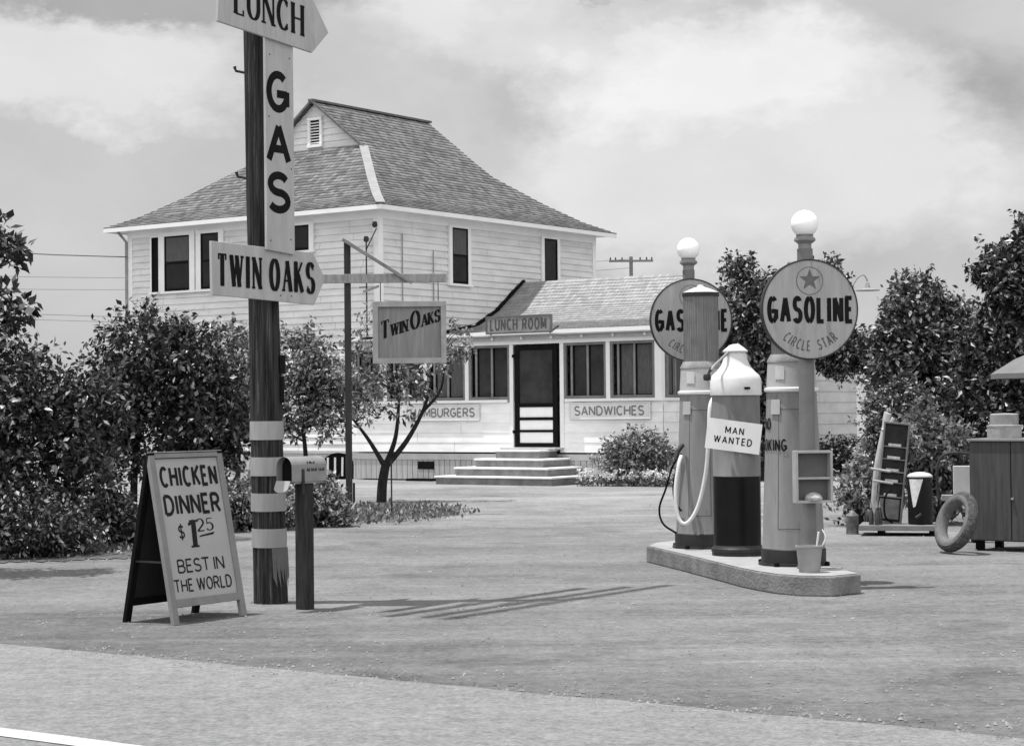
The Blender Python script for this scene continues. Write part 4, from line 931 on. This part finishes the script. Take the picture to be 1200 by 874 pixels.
# bottles and cans at the rack
for i, (x_, y_) in enumerate(((3.98, 21.60), (4.03, 21.54), (4.08, 21.62))):
    t = thing('oil_bottle', 'small dark glass oil bottle standing on the left end of the rack platform', 'bottle', (x_, y_, .12), 0, 'oil bottles on the rack platform')
    b = MB(); b.lathe([(.026, 0), (.028, .01), (.028, .12), (.012, .17), (.012, .19)], 14); b.build('glass', mat('bottle_glass', .05, .2, .3, 6, spec=.4), t)
    b = MB(); b.lathe([(.015, .191), (.013, .21), (.004, .26), (0, .262)], 10); b.build('spout', METAL, t)
t = thing('oil_can', 'battered round oil can on the ground left of the rack platform', 'can', (3.82, 21.9, 0))
b = MB(); b.lathe([(.07, 0), (.074, .006), (.07, .012), (.07, .20), (.074, .206), (.07, .212), (.03, .25), (.012, .27), (.012, .30), (0, .302)], 20); b.build('body', mat('can_paint', .10, .5, .5, 9, spots=.4, spot_v=.2), t)
# tire leaning on the cabinet
ty = MB(); RT, rt_ = .235, .070
for i in range(48):
    for j in range(16):
        a, a2 = 2*math.pi*i/48, 2*math.pi*(i+1)/48; c, c2 = 2*math.pi*j/16, 2*math.pi*(j+1)/16
        def tp_(A, C): k = RT+rt_*math.cos(C)*(1 if math.cos(C) > 0 else .8); return (k*math.cos(A), .9*rt_*math.sin(C), k*math.sin(A))
        ty.cur = 1 if math.cos((c+c2)/2) > .55 else 0
        ty.smooth = True; ty.face([tp_(a, c), tp_(a, c2), tp_(a2, c2), tp_(a2, c)])
o = ty.build('tire', [mat('tire_dusty', .13, .85, .3, 8, spots=.35, spot_v=.09), mat('tire_tread', .07, .9, .5, 30, (1, 1, 1), 1.0, 60)]); nn = Vector((-.88, -.33, .34)).normalized(); o.location = (4.30, 18.86, .305); o.rotation_euler = nn.to_track_quat('Y', 'Z').to_euler(); tag(o, 'dusty bare tire leaning against the wooden cabinet', 'tire')
cb = thing('wooden_cabinet', 'dark plank cabinet with a centre door seam at the right edge', 'cabinet', (4.52, 19.22, 0), R(-38))
CBM = mat('cabinet_wood', .06, .75, .3, 4, (7, 7, .5), .2, 30)
b = MB(); b.b2(0, 1.5, .02, .60, .10, 1.08); b.build('carcass', CBM, cb)
for x0, x1 in ((.0, .425), (.437, .86), (.872, 1.5)): b = MB(); b.b2(x0, x1, .0, .019, .11, 1.075); b.build('door', CBM, cb, .003)
b = MB(); b.b2(-.02, 1.52, -.02, .62, 1.08, 1.105); b.build('top', mat('cabinet_top', .2, .8, .2, 5), cb, .004)
b = MB(); b.lathe([(.0, -.012), (.014, -.01), (.014, .01), (0, .012)], 10, (.45, -.014, .52)); b.build('knob', METAL, cb)
b = MB()
for x in (.03, .75, 1.45): b.b2(x, x+.07, .05, .12, 0, .10); b.b2(x, x+.07, .5, .57, 0, .10)
b.build('leg', BLACK, cb)
bs = thing('round_hat_box', 'round pale two tier basket sitting on the wooden cabinet', 'basket', (4.86, 19.18, 1.105))
b = MB(); b.lathe([(.165, 0), (.168, .11), (.172, .115), (.172, .13), (.14, .135)], 28); b.build('base', mat('basket_pale', .28, .85, .2, 12), bs)
b = MB(); b.lathe([(.138, .135), (.138, .235), (.12, .245), (0, .25)], 28); b.build('lid', mat('basket_lid', .24, .85, .2, 12), bs)
wc = thing('white_crate', 'small white box on a stand between the dispenser and the tire', 'box', (4.63, 20.3, 0), R(-10))
b = MB(); b.b2(-.02, .19, 0, .2, .50, .80); b.build('box', mat('crate_pale', .48, .7, .12, 5), wc, .004)
b = MB(); b.b2(-.14, .2, .0, .25, .44, .495); b.build('shelf', GREYWOOD, wc)
b = MB(); b.b2(-.14, -.10, 0, .04, 0, .44); b.b2(.16, .2, 0, .04, 0, .44); b.b2(-.14, -.10, .21, .25, 0, .44); b.b2(.16, .2, .21, .25, 0, .44); b.build('leg', BLACK, wc)
b = MB(); b.tube(sm([(-.18, 0, .45), (-.19, 0, .78), (-.1, 0, .93), (.15, 0, .93)]), .014, 8); b.build('rail', DARKMETAL, wc)
um = thing('garden_umbrella', 'pale canvas umbrella over the yard behind the wooden cabinet', 'umbrella', (6.18, 22.5, 0))
b = MB(); cn = []
for i in range(8):
    a, c = R(45*i+20), R(45*i+65); P = lambda r, z, A: (r*math.cos(A), r*math.sin(A), z)
    b.face([P(0.02, 2.10, a), P(.34, 1.97, a), P(.34, 1.97, c), P(.02, 2.10, c)]); b.face([P(.34, 1.97, a), P(.62, 1.80, a), P(.62, 1.80, c), P(.34, 1.97, c)])
    b.face([P(.62, 1.80, a), P(.62, 1.74, a), P(.62, 1.74, c), P(.62, 1.80, c)])
b.build('canopy', mat('canvas', .15, .85, .1, 5), um)
b = MB(); b.tube([(0, 0, 0), (0, 0, 2.14)], .018, 8); b.build('pole', DARKMETAL, um)
b = MB()
for i in range(8): a = R(45*i+20); b.tube([(.6*math.cos(a), .6*math.sin(a), 1.79), (0, 0, 2.06)], .006, 5)
b.build('rib', DARKMETAL, um)
dk = thing('driftwood_stump', 'bleached bare forked trunk behind the display rack', 'trunk', (4.28, 22.5, 0))
b = MB(); b.tube(sm([(-.12, 0, 0), (-.10, 0, .4), (-.06, 0, .75), (.06, .02, 1.28), (.08, .02, 1.36)]), [.03]*6+[.03]*6+[.035]*6+[.045]*6+[.03], 10); b.tube([(.02, 0, 1.15), (.14, 0, 1.30)], [.035, .025], 8)
b.build('trunk', mat('bleached_wood', .36, .8, .2, 7), dk)

# ------------------------------------------------------------------ far pole, yard lamp, wires
tpo = thing('telephone_pole', 'distant telephone pole with one crossarm above the lunch room roof', 'pole', (9.3, 150, 0))
b = MB(); b.tube([(0, 0, 0), (0, 0, 13.3)], [.2, .14], 8); b.build('shaft', DARKWOOD, tpo)
b = MB(); b.box((0, -.15, 12.95), (3.4, .12, .16)); b.build('crossarm', DARKWOOD, tpo)
for x in (-1.6, -1.2, -.7, .7, 1.2, 1.6): b = MB(); b.lathe([(.05, 0), (.06, .15), (0, .25)], 6, (x, -.15, 13.03)); b.build('insulator', DARKMETAL, tpo)
tp2 = thing('telephone_pole', 'distant telephone pole out beyond the left trees', 'pole', (-52, 140, 0))
b = MB(); b.tube([(0, 0, 0), (0, 0, 12.6)], [.2, .14], 8); b.build('shaft', DARKWOOD, tp2)
b = MB(); b.box((0, -.15, 12.2), (3.4, .12, .16)); b.build('crossarm', DARKWOOD, tp2)
WIRE = mat('wire', .10, .6)
for i, (z0, z1, y) in enumerate(((12.2, 13.1, 149.8), (11.2, 12.4, 149.6), (9.9, 9.2, 149.4), (9.5, 8.8, 149.2))):
    P = [(-52+(9.3+52)*k/14, 139.8+(y-139.8)*k/14, z0+(z1-z0)*k/14-1.0*4*(k/14)*(1-k/14)) for k in range(15)]
    b = MB(); b.tube(P, .016, 5); o = b.build('utility_wire', WIRE)
    tag(o, ['thin overhead wire, highest of those left of the house', 'thin overhead wire, second highest of those left of the house', 'thin overhead wire, third from the top left of the house', 'thin overhead wire, lowest of those left of the house'][i], 'wire', 'overhead wires beyond the left trees')
cl = Vector(O)+U*UL+V*.2
b = MB(); p0 = Vector((cl.x, cl.y, 5.15)); p1 = Vector((-30, 62, 9.0)); b.tube([p0.lerp(p1, k/10)-Vector((0, 0, .5*4*k/10*(1-k/10))) for k in range(11)], .014, 5); tag(b.build('service_wire', WIRE), 'sagging wire from the left house corner to the treetops', 'wire')
yl = thing('yard_lamp', 'gooseneck yard lamp arm seen at the right rim of the gasoline disc', 'lamp', (7.78, 45, 0))
b = MB(); b.tube([(0, 0, 0), (0, 0, 4.3)], .05, 8); b.build('pole', DARKMETAL, yl)
b = MB(); b.tube(sm([(0, 0, 4.2), (.12, 0, 4.22), (.28, 0, 4.45), (.42, 0, 4.5), (.5, 0, 4.35)]), .018, 8); b.build('arm', METAL, yl)
b = MB(); b.lathe([(.03, .18), (.05, .12), (.06, .05), (.28, .0), (.28, -.015), (0, -.0)], 18, (.5, 0, 4.15)); b.build('shade', METAL, yl)

# lawn things on the left
ch = thing('lawn_bench', 'slatted wooden garden bench under the trees behind the sandwich board', 'bench', (-5.15, 36.5, 0), R(-28))
for i in range(7): b = MB(); b.bar((-.45+i*.15, .06, .35), (-.47+i*.155, .2, .98), .06, .02, (0, -1, 0)); b.build('back_slat', mat('bench_grey', .30, .8, .2), ch)
b = MB(); b.b2(-.5, .55, -.42, .06, .36, .40); b.build('seat', DARKWOOD, ch)
for x in (-.45, .48):
    for y in (-.38, .02): b = MB(); b.b2(x, x+.05, y, y+.05, 0, .36); b.build('leg', DARKWOOD, ch)
lc = thing('lawn_chair', 'striped shell back lawn chair among the low plants by the lawn post', 'chair', (-2.62, 29.2, 0), R(10))
b = MB(); HWc = .24
prof_c = [(-HWc, 0), (HWc, 0), (HWc, .22)]+[(HWc*math.cos(R(a)), .22+HWc*.8*math.sin(R(a))) for a in range(15, 180, 15)]+[(-HWc, .22)]
b.prism(prof_c, (0, .18, .42), (1, 0, 0), (0, -.2, .98), (0, 1, 0), .02); bk_ = b.build('backrest', BLACK, lc)
b = MB()
for x in (-.17, -.06, .05, .16): b.prism([(x, .05), (x+.03, .05), (x+.03, .34), (x, .34)], (0, .176, .42), (1, 0, 0), (0, -.2, .98), (0, -1, 0), .004)
b.build('stripe', WHITE, bk_)
b = MB(); b.b2(-.24, .24, -.26, .2, .38, .42); b.build('seat', TRIM, lc)
for x in (-.22, .19):
    for y in (-.24, .16): b = MB(); b.b2(x, x+.03, y, y+.03, 0, .38); b.build('leg', BLACK, lc)
sk = MB(); sk.tube([(0, 0, -.05), (0, 0, .78)], .012, 6); o = sk.build('garden_stake', DARKMETAL); o.location = (-1.66, 26.5, 0); tag(o, 'thin dark stake in the flower bed beside the crooked tree', 'stake')

# ------------------------------------------------------------------ plants
def leafmesh(name, leaves, m, parent=None):
    vs = []; fs = []
    for c, d, n, l, w_ in leaves:
        s = d.cross(n)
        if s.length < 1e-4: continue
        s.normalize(); i = len(vs); mid = c+d*(l*.45)-n*(.12*l)
        vs += [tuple(c), tuple(mid+s*w_*.5+n*.14*l), tuple(c+d*l-n*.10*l), tuple(mid-s*w_*.5+n*.14*l)]
        fs.append((i, i+1, i+2)); fs.append((i, i+2, i+3))
    me = bpy.data.meshes.new(name); me.from_pydata(vs, [], fs); me.materials.append(m)
    o = bpy.data.objects.new(name, me); COL.objects.link(o)
    if parent: o.parent = parent
    return o
def rv(r): 
    while True:
        v = Vector((r.uniform(-1, 1), r.uniform(-1, 1), r.uniform(-1, 1)))
        if .05 < v.length < 1: return v.normalized()
def clump_leaves(r, c, rad, n, size, out, squash=.8):
    for _ in range(n):
        k = rad*(r.random()**.5); v = rv(r); p = c+Vector((v.x*k, v.y*k, v.z*k*squash))
        d = (v*.7+rv(r)*.8+Vector((0, 0, -.1))).normalized(); nn = (rv(r)*.9+Vector((0, 0, .9))).normalized()
        s = size*r.uniform(.55, 1.35); out.append((p, d, nn, s, s*r.uniform(.42, .62)))
LEAFK, SIZEK = 1.8, 1.2
def plant(name, label, cat, base, blobs, nclump, per, size, m, seed, trunk=None, crad=(.10, .24), group=None, limb_r=.018, spray=0, bark=BARK, shell=.45):
    """blobs: ellipsoids (centre, radii) relative to base that hold the foliage clumps; limbs run out to the clumps"""
    nclump = int(nclump*LEAFK); size *= SIZEK
    r = random.Random(seed); t = thing(name, label, cat, base, 0, group); L = []; tips = []
    vol = [b_[1][0]*b_[1][1]*b_[1][2] for b_ in blobs]; tot = sum(q**.67 for q in vol)
    for (c, ra), q in zip(blobs, vol):
        c = Vector(c)
        for _ in range(max(1, round(nclump*q**.67/tot))):
            v = rv(r); k = shell+(1-shell)*r.random()**.6; k *= r.uniform(.9, 1.10)
            p = c+Vector((v.x*ra[0], v.y*ra[1], v.z*ra[2]))*k
            if p.z < .05: p.z = r.uniform(.05, .2)
            clump_leaves(r, p, r.uniform(*crad), int(per*r.uniform(.5, 1.4)), size, L); tips.append(p)
            if r.random() < spray:       # a twig sticking out with a few leaves
                d = (v+Vector((0, 0, .7))).normalized(); ln = r.uniform(.15, .4)
                for j in range(int(6*ln/.15)): clump_leaves(r, p+d*(ln*(j+1)/(6*ln/.15)), .035, 2, size*.9, L)
    leafmesh('foliage', L, m, t)
    b = MB(); heads = []
    if trunk:
        for pts, r0, r1 in trunk:
            P = sm(pts, 5); n = len(P); b.tube(P, [r0+(r1-r0)*i/(n-1) for i in range(n)], 9); heads += P[n//2:]
    else: heads = [Vector((r.uniform(-.1, .1), r.uniform(-.1, .1), .02)) for _ in range(5)]
    b.build('trunk' if trunk else 'stem', bark, t) if trunk else None
    lb = MB()
    for p in r.sample(tips, min(len(tips), 70)):
        h = min(heads, key=lambda q: (q-p).length+(.6 if q.z > p.z else 0)); mid = h.lerp(p, .55)+Vector((r.uniform(-.05, .05), r.uniform(-.05, .05), .04))
        lb.tube([h, mid, p], [limb_r, limb_r*.6, limb_r*.25], 5, False)
    lb.build('branch', bark, t)
    return t
LD = mat_leaf('leaf_dark', .004, .055, .34, .19, .30); LM = mat_leaf('leaf_mid', .005, .085, .34, .22, .36); LP = mat_leaf('leaf_pale', .05, .20, .5, .15, .34); LG = mat_leaf('leaf_grey', .010, .22, .5, .26, .42)
FL = mat_leaf('petal', .6, .85, .7)
# left: overhanging tree, big shrubs, undergrowth
plant('overhanging_tree', 'broad leaved tree reaching in at the far left, tall against the sky', 'tree', (-5.6, 17.5, 0), [((.75, 0, 2.95), (.50, .5, .22)), ((.95, 0, 2.45), (.38, .4, .22)), ((.62, 0, 2.1), (.40, .4, .22)), ((.1, 0, 2.6), (.7, .7, .9)), ((.75, 0, 1.85), (.22, .3, .2))], 95, 26, .088, LD, 11, [([(-.4, 0, 0), (-.35, 0, 1.0), (-.1, 0, 2.0), (.2, 0, 3.0)], .09, .03), ([(-.35, 0, 1.2), (.2, 0, 1.9), (.7, 0, 2.4)], .04, .012)], (.07, .15), shell=.3)
plant('leafy_shrub', 'dense dark shrub at the left edge, tallest of the shrubs by the drive', 'shrub', (-5.05, 20.6, 0), [((-.35, .2, 1.55), (.85, .6, .75)), ((.1, 0, .95), (.75, .6, .8)), ((-.7, 0, .8), (.6, .5, .8)), ((.55, .3, 1.35), (.35, .4, .55))], 430, 24, .070, LD, 12, [([(-.3, 0, 0), (-.25, 0, .6), (-.2, 0, 1.5)], .05, .02), ([(.35, .1, 0), (.38, .1, .6), (.3, .1, 1.3)], .04, .02)], (.09, .19), spray=.12)
plant('leafy_tree', 'dark rounded tree left of the banded pole, over the sandwich board', 'tree', (-4.5, 24.0, 0), [((.0, 0, 2.05), (.75, .7, .75)), ((.55, 0, 1.85), (.65, .6, .7)), ((-.45, 0, 1.65), (.6, .6, .6)), ((.35, 0, 1.2), (.8, .7, .5)), ((.95, .2, 1.35), (.38, .4, .6)), ((-.5, 0, 1.0), (.4, .4, .5)), ((.7, 0, .85), (.4, .4, .35))], 470, 24, .072, LD, 13, [([(-.2, 0, 0), (-.18, 0, .7), (-.1, 0, 1.3), (.1, 0, 2.1)], .055, .02), ([(.45, .1, 0), (.42, .1, .7), (.5, 0, 1.7)], .045, .015), ([(.05, .2, 0), (.05, .2, .8), (.3, .1, 1.6)], .035, .015)], (.10, .20), spray=.15)
plant('flowering_shrub', 'paler loose shrub just left of the banded pole', 'shrub', (-4.15, 29.0, 0), [((.0, 0, 2.0), (.55, .6, .85)), ((-.15, 0, 1.5), (.6, .6, .45)), ((.3, 0, 1.5), (.35, .4, .4))], 150, 24, .070, LG, 14, [([(0, 0, 0), (.05, 0, .8), (.0, 0, 1.9)], .05, .02)], (.10, .22), spray=.3)
plant('low_bush', 'low dark tangled bush at the left corner of the drive', 'bush', (-4.78, 19.5, 0), [((-.15, 0, .35), (.55, .45, .36)), ((.2, .3, .22), (.42, .4, .26))], 150, 22, .05, LD, 15, None, (.07, .15))
plant('low_bush', 'spiky mid grey bush beside the back leg of the sandwich board', 'bush', (-4.33, 21.4, 0), [((-.1, 0, .32), (.28, .35, .34)), ((.15, .2, .2), (.32, .3, .22))], 90, 22, .055, LM, 16, None, (.06, .13))
plant('low_bush', 'low bush between the sandwich board and the banded pole', 'bush', (-3.3, 23.6, 0), [((0, 0, .3), (.3, .4, .34)), ((.35, .2, .25), (.35, .35, .28))], 90, 24, .05, LG, 17, None, (.06, .14))
plant('low_bush', 'pale leafy bush growing right behind the mailbox', 'bush', (-2.45, 24.4, 0), [((.0, 0, .34), (.36, .4, .36)), ((-.3, .2, .25), (.36, .3, .3)), ((.22, .0, .15), (.26, .3, .18))], 130, 26, .055, LG, 18, None, (.06, .14))
plant('young_tree', 'leafy young tree behind the banded pole and gallows post', 'tree', (-3.15, 29.5, 0), [((-.15, 0, 2.25), (.55, .5, .5)), ((-.2, 0, 1.6), (.52, .5, .55)), ((.35, 0, 1.95), (.5, .4, .45)), ((.5, -.1, 1.45), (.5, .4, .35))], 165, 18, .074, LG, 19, [([(0, 0, 0), (.0, 0, .8), (-.1, 0, 1.7)], .05, .02)], (.09, .18), spray=.25)
plant('crooked_tree', 'small crooked tree with three bare forking limbs before the lunch room', 'tree', (-2.08, 30.9, 0), [((.1, 0, 2.1), (.8, .5, .4)), ((-.2, 0, 1.75), (.55, .5, .5)), ((.75, 0, 2.15), (.45, .4, .5)), ((.4, 0, 1.62), (.42, .4, .28)), ((1.1, 0, 2.5), (.34, .3, .35)), ((-.2, 0, 2.7), (.38, .3, .45))], 64, 14, .078, LG, 20,
      [([(-.02, 0, -.05), (.0, 0, .3), (.06, 0, .62)], .085, .07), ([(.05, 0, .55), (.40, 0, .98), (.68, 0, 1.5), (.80, 0, 1.95)], .052, .015), ([(.06, 0, .60), (.22, 0, 1.05), (.28, .05, 1.7)], .05, .018), ([(.03, 0, .58), (-.22, 0, 1.0), (-.52, 0, 1.40)], .045, .015), ([(.64, 0, 1.42), (.95, 0, 1.8), (1.0, 0, 2.4)], .03, .01)], (.08, .17), spray=.35, limb_r=.012)
# agave-like dark leaves at the foot of the post
ag = thing('spiky_plant', 'dark spiky plant with broad blades beside the pale bush', 'plant', (-2.18, 25.4, 0))
b = MB(); r = random.Random(9)
for i in range(16):
    a = r.uniform(0, 6.28); l = r.uniform(.25, .45); e = r.uniform(.2, 1.2); d = Vector((math.cos(a)*math.cos(e), math.sin(a)*math.cos(e), math.sin(e))); s_ = d.cross(Vector((0, 0, 1))).normalized()*.035
    m_ = d*l*.5; b.face([Vector((0, 0, .04)), m_+s_, d*l+Vector((0, 0, -.04)), m_-s_])
b.build('blade', LD, ag)
# porch bush and white flowers
plant('rounded_bush', 'rounded leafy bush below the SANDWICHES sign', 'bush', loc_uv(2.66, -.62), [((0, 0, .45), (.62, .4, .42)), ((.25, 0, .62), (.42, .35, .36)), ((-.2, 0, .6), (.35, .3, .3))], 190, 24, .065, LG, 21, None, (.07, .15), spray=.3)
for i, (u, v_, rr, n) in enumerate(((1.95, -1.1, .24, 26), (2.5, -1.05, .34, 36), (3.1, -.95, .36, 38), (3.65, -.9, .3, 24))):
    r = random.Random(40+i); t = thing('flower_clump', ['small white flower clump touching the bottom step', 'white flower clump in front of the left half of the rounded bush', 'white flower clump in front of the right half of the rounded bush', 'white flower clump nearest the gas pump hose'][i], 'flowers', loc_uv(u, v_), -TH, 'white flowers along the lunch room')
    Lf = []; Pf = []
    for _ in range(n*2): clump_leaves(r, Vector((r.uniform(-rr, rr), r.uniform(-.15, .15), r.uniform(.03, .2))), .06, 8, .055, Lf)
    for _ in range(n): clump_leaves(r, Vector((r.uniform(-rr, rr), r.uniform(-.22, .12), r.uniform(.14, .3))), .028, 9, .05, Pf)
    leafmesh('foliage', Lf, LG, t); leafmesh('bloom', Pf, FL, t)
# right-hand trees
plant('loose_tree', 'tall loose tree between the two gasoline discs', 'tree', loc_uv(3.55, 2.3), [((-.1, 0, 3.3), (.5, .5, 1.1)), ((.05, 0, 2.1), (.6, .5, 1.0)), ((.35, 0, 3.0), (.4, .5, .9)), ((.95, 0, 3.75), (.5, .4, .45)), ((1.45, 0, 4.05), (.35, .3, .38)), ((.2, 0, 1.1), (.6, .5, .8))], 300, 26, .10, LM, 31, [([(.2, 0, 0), (.2, 0, 1.5), (.1, 0, 3.2)], .1, .03)], (.12, .26), spray=.5)
plant('spreading_tree', 'dark spreading tree overhanging the shed right of the gasoline disc', 'tree', (7.35, 38.5, 0), [((-.55, 0, 2.5), (.75, .6, .40)), ((-.95, 0, 2.35), (.4, .4, .32)), ((.25, 0, 2.3), (.5, .5, .6)), ((.3, 0, 1.1), (.45, .5, 1.0))], 250, 26, .085, LD, 32, [([(.6, .2, 0), (.55, .2, 1.0), (.3, .1, 2.4)], .09, .03)], (.11, .22), spray=.25)
plant('dense_tree', 'dark round topped tree in the middle of the right hand trees', 'tree', (6.35, 30.5, 0), [((-.02, 0, 2.85), (.50, .6, .72)), ((.62, 0, 2.72), (.42, .4, .5)), ((.05, 0, 2.3), (.65, .7, .7)), ((-.35, 0, 2.2), (.35, .5, .55)), ((.1, 0, 1.4), (.8, .7, .8)), ((.75, 0, 2.0), (.5, .5, .6)), ((-.3, 0, 1.0), (.45, .5, .8))], 520, 26, .085, LM, 33, [([(.1, 0, 0), (.1, 0, 1.0), (-.1, 0, 2.6)], .09, .03), ([(.5, .1, 0), (.45, .1, 1.2), (.7, 0, 2.2)], .06, .02)], (.10, .20), spray=.2)
plant('tall_tree', 'tallest tree of the right edge, its top against the sky', 'tree', (6.95, 26.5, 0), [((.25, 0, 3.0), (.75, .7, .75)), ((-.15, 0, 3.3), (.38, .4, .35)), ((.12, 0, 3.7), (.14, .2, .26)), ((.6, 0, 3.15), (.4, .4, .5)), ((-.1, 0, 2.2), (.75, .6, .7)), ((.4, 0, 1.7), (.8, .6, .8)), ((-.5, 0, 1.3), (.6, .5, .9)), ((-.95, 0, .95), (.45, .4, .6))], 640, 24, .082, LD, 34, [([(.15, 0, 0), (.1, 0, 1.1), (.2, 0, 2.8)], .07, .03), ([(-.15, .1, 0), (-.2, .1, 1.1), (-.1, 0, 2.4)], .05, .02), ([(.35, .1, 0), (.38, .1, 1.2), (.5, 0, 2.4)], .05, .02)], (.09, .18), spray=.2)
plant('vine_thicket', 'tangled vines on posts left of the display rack', 'vine', (5.58, 29.0, 0), [((0, 0, 1.0), (.30, .4, .85)), ((-.05, 0, .35), (.38, .4, .4)), ((.30, 0, 1.35), (.3, .4, .55))], 160, 22, .06, LM, 35, [([(-.2, 0, 0), (-.2, 0, 1.5)], .02, .02), ([(.1, 0, 0), (.1, 0, 1.7)], .02, .02)], (.08, .17), spray=.3)
plant('leafy_weed', 'ragged pale weed at the left foot of the display rack', 'plant', (4.22, 23.4, 0), [((0, 0, .3), (.22, .3, .3)), ((-.1, 0, .55), (.15, .2, .25))], 42, 20, .065, LG, 36, None, (.05, .12), spray=.6)
plant('pale_bush', 'sunlit pale leafed bush above the oil dispenser', 'bush', (5.15, 23.6, 0), [((0, 0, .85), (.42, .4, .42)), ((.1, 0, .4), (.4, .35, .4)), ((-.25, 0, 1.0), (.3, .3, .35))], 130, 22, .075, LP, 37, None, (.07, .15), spray=.3)
plant('low_bush', 'dark low bush in front of the shed foot', 'bush', (6.9, 41.0, 0), [((0, 0, .4), (.7, .4, .45))], 70, 22, .07, LD, 38, None, (.1, .2))
# low weeds and litter round the crooked tree: nobody could count them
r = random.Random(77); Lw = []
for _ in range(3600):
    a = r.uniform(0, 6.28); k = min(1.3, r.random()**.5*r.uniform(.8, 1.2)); x, y = -1.95+1.15*k*math.cos(a)+r.gauss(0, .12), 27.3+2.2*k*math.sin(a)+r.gauss(0, .35)
    d = (rv(r)*.8+Vector((0, 0, .7))).normalized(); l = r.uniform(.03, .10); Lw.append((Vector((x, y, .01)), d, rv(r), l, l*.5))
tag(leafmesh('weeds', Lw, LP), 'low pale weeds around the crooked tree', 'weeds', kind='stuff')
Lw = []
for _ in range(2600):
    a = r.uniform(0, 6.28); k = r.random()**.5; x, y = -5.9+2.6*k*math.cos(a), 21.3+2.3*k*math.sin(a)
    d = (rv(r)+Vector((0, 0, .4))).normalized(); l = r.uniform(.03, .09); Lw.append((Vector((x, y, .012)), d, rv(r), l, l*.5))
tag(leafmesh('leaf_litter', Lw, LG), 'leaf litter and low growth under the left shrubs', 'litter', kind='stuff')
# loose stones on the drive
b = MB(); r = random.Random(5)
for _ in range(5200):
    Y = 7.5+22*r.random()**1.7; X = r.uniform(-.29, .29)*Y; q = r.choice((.004, .005, .005, .006, .008, .011))*(1+.03*Y)*.8; a0 = r.uniform(0, 6.28)
    if Vector((X, Y, 0)).dot(V) < 8.1 and r.random() < .75: continue
    P = [(X+q*r.uniform(.7, 1.2)*math.cos(a0+k*1.57), Y+q*r.uniform(.7, 1.2)*math.sin(a0+k*1.57), .004) for k in range(4)]; T = (X, Y, .006+q*.7)
    for k in range(4): b.face([P[k], P[(k+1) % 4], T])
for _ in range(1500):       # gravel spilled along the pavement edge
    u_ = r.uniform(-9, 4); p_ = U*u_+V*(8.06+r.gauss(0, .16)); q = r.choice((.004, .006, .008, .012)); a0 = r.uniform(0, 6.28)
    P = [(p_.x+q*r.uniform(.7, 1.3)*math.cos(a0+k*1.57), p_.y+q*r.uniform(.7, 1.3)*math.sin(a0+k*1.57), .004) for k in range(4)]; T = (p_.x, p_.y, .008+q*.7)
    for k in range(4): b.face([P[k], P[(k+1) % 4], T])
tag(b.build('gravel', mat('stone', .21, .9, .6, 3)), 'loose pale stones scattered over the drive', 'gravel', kind='stuff')
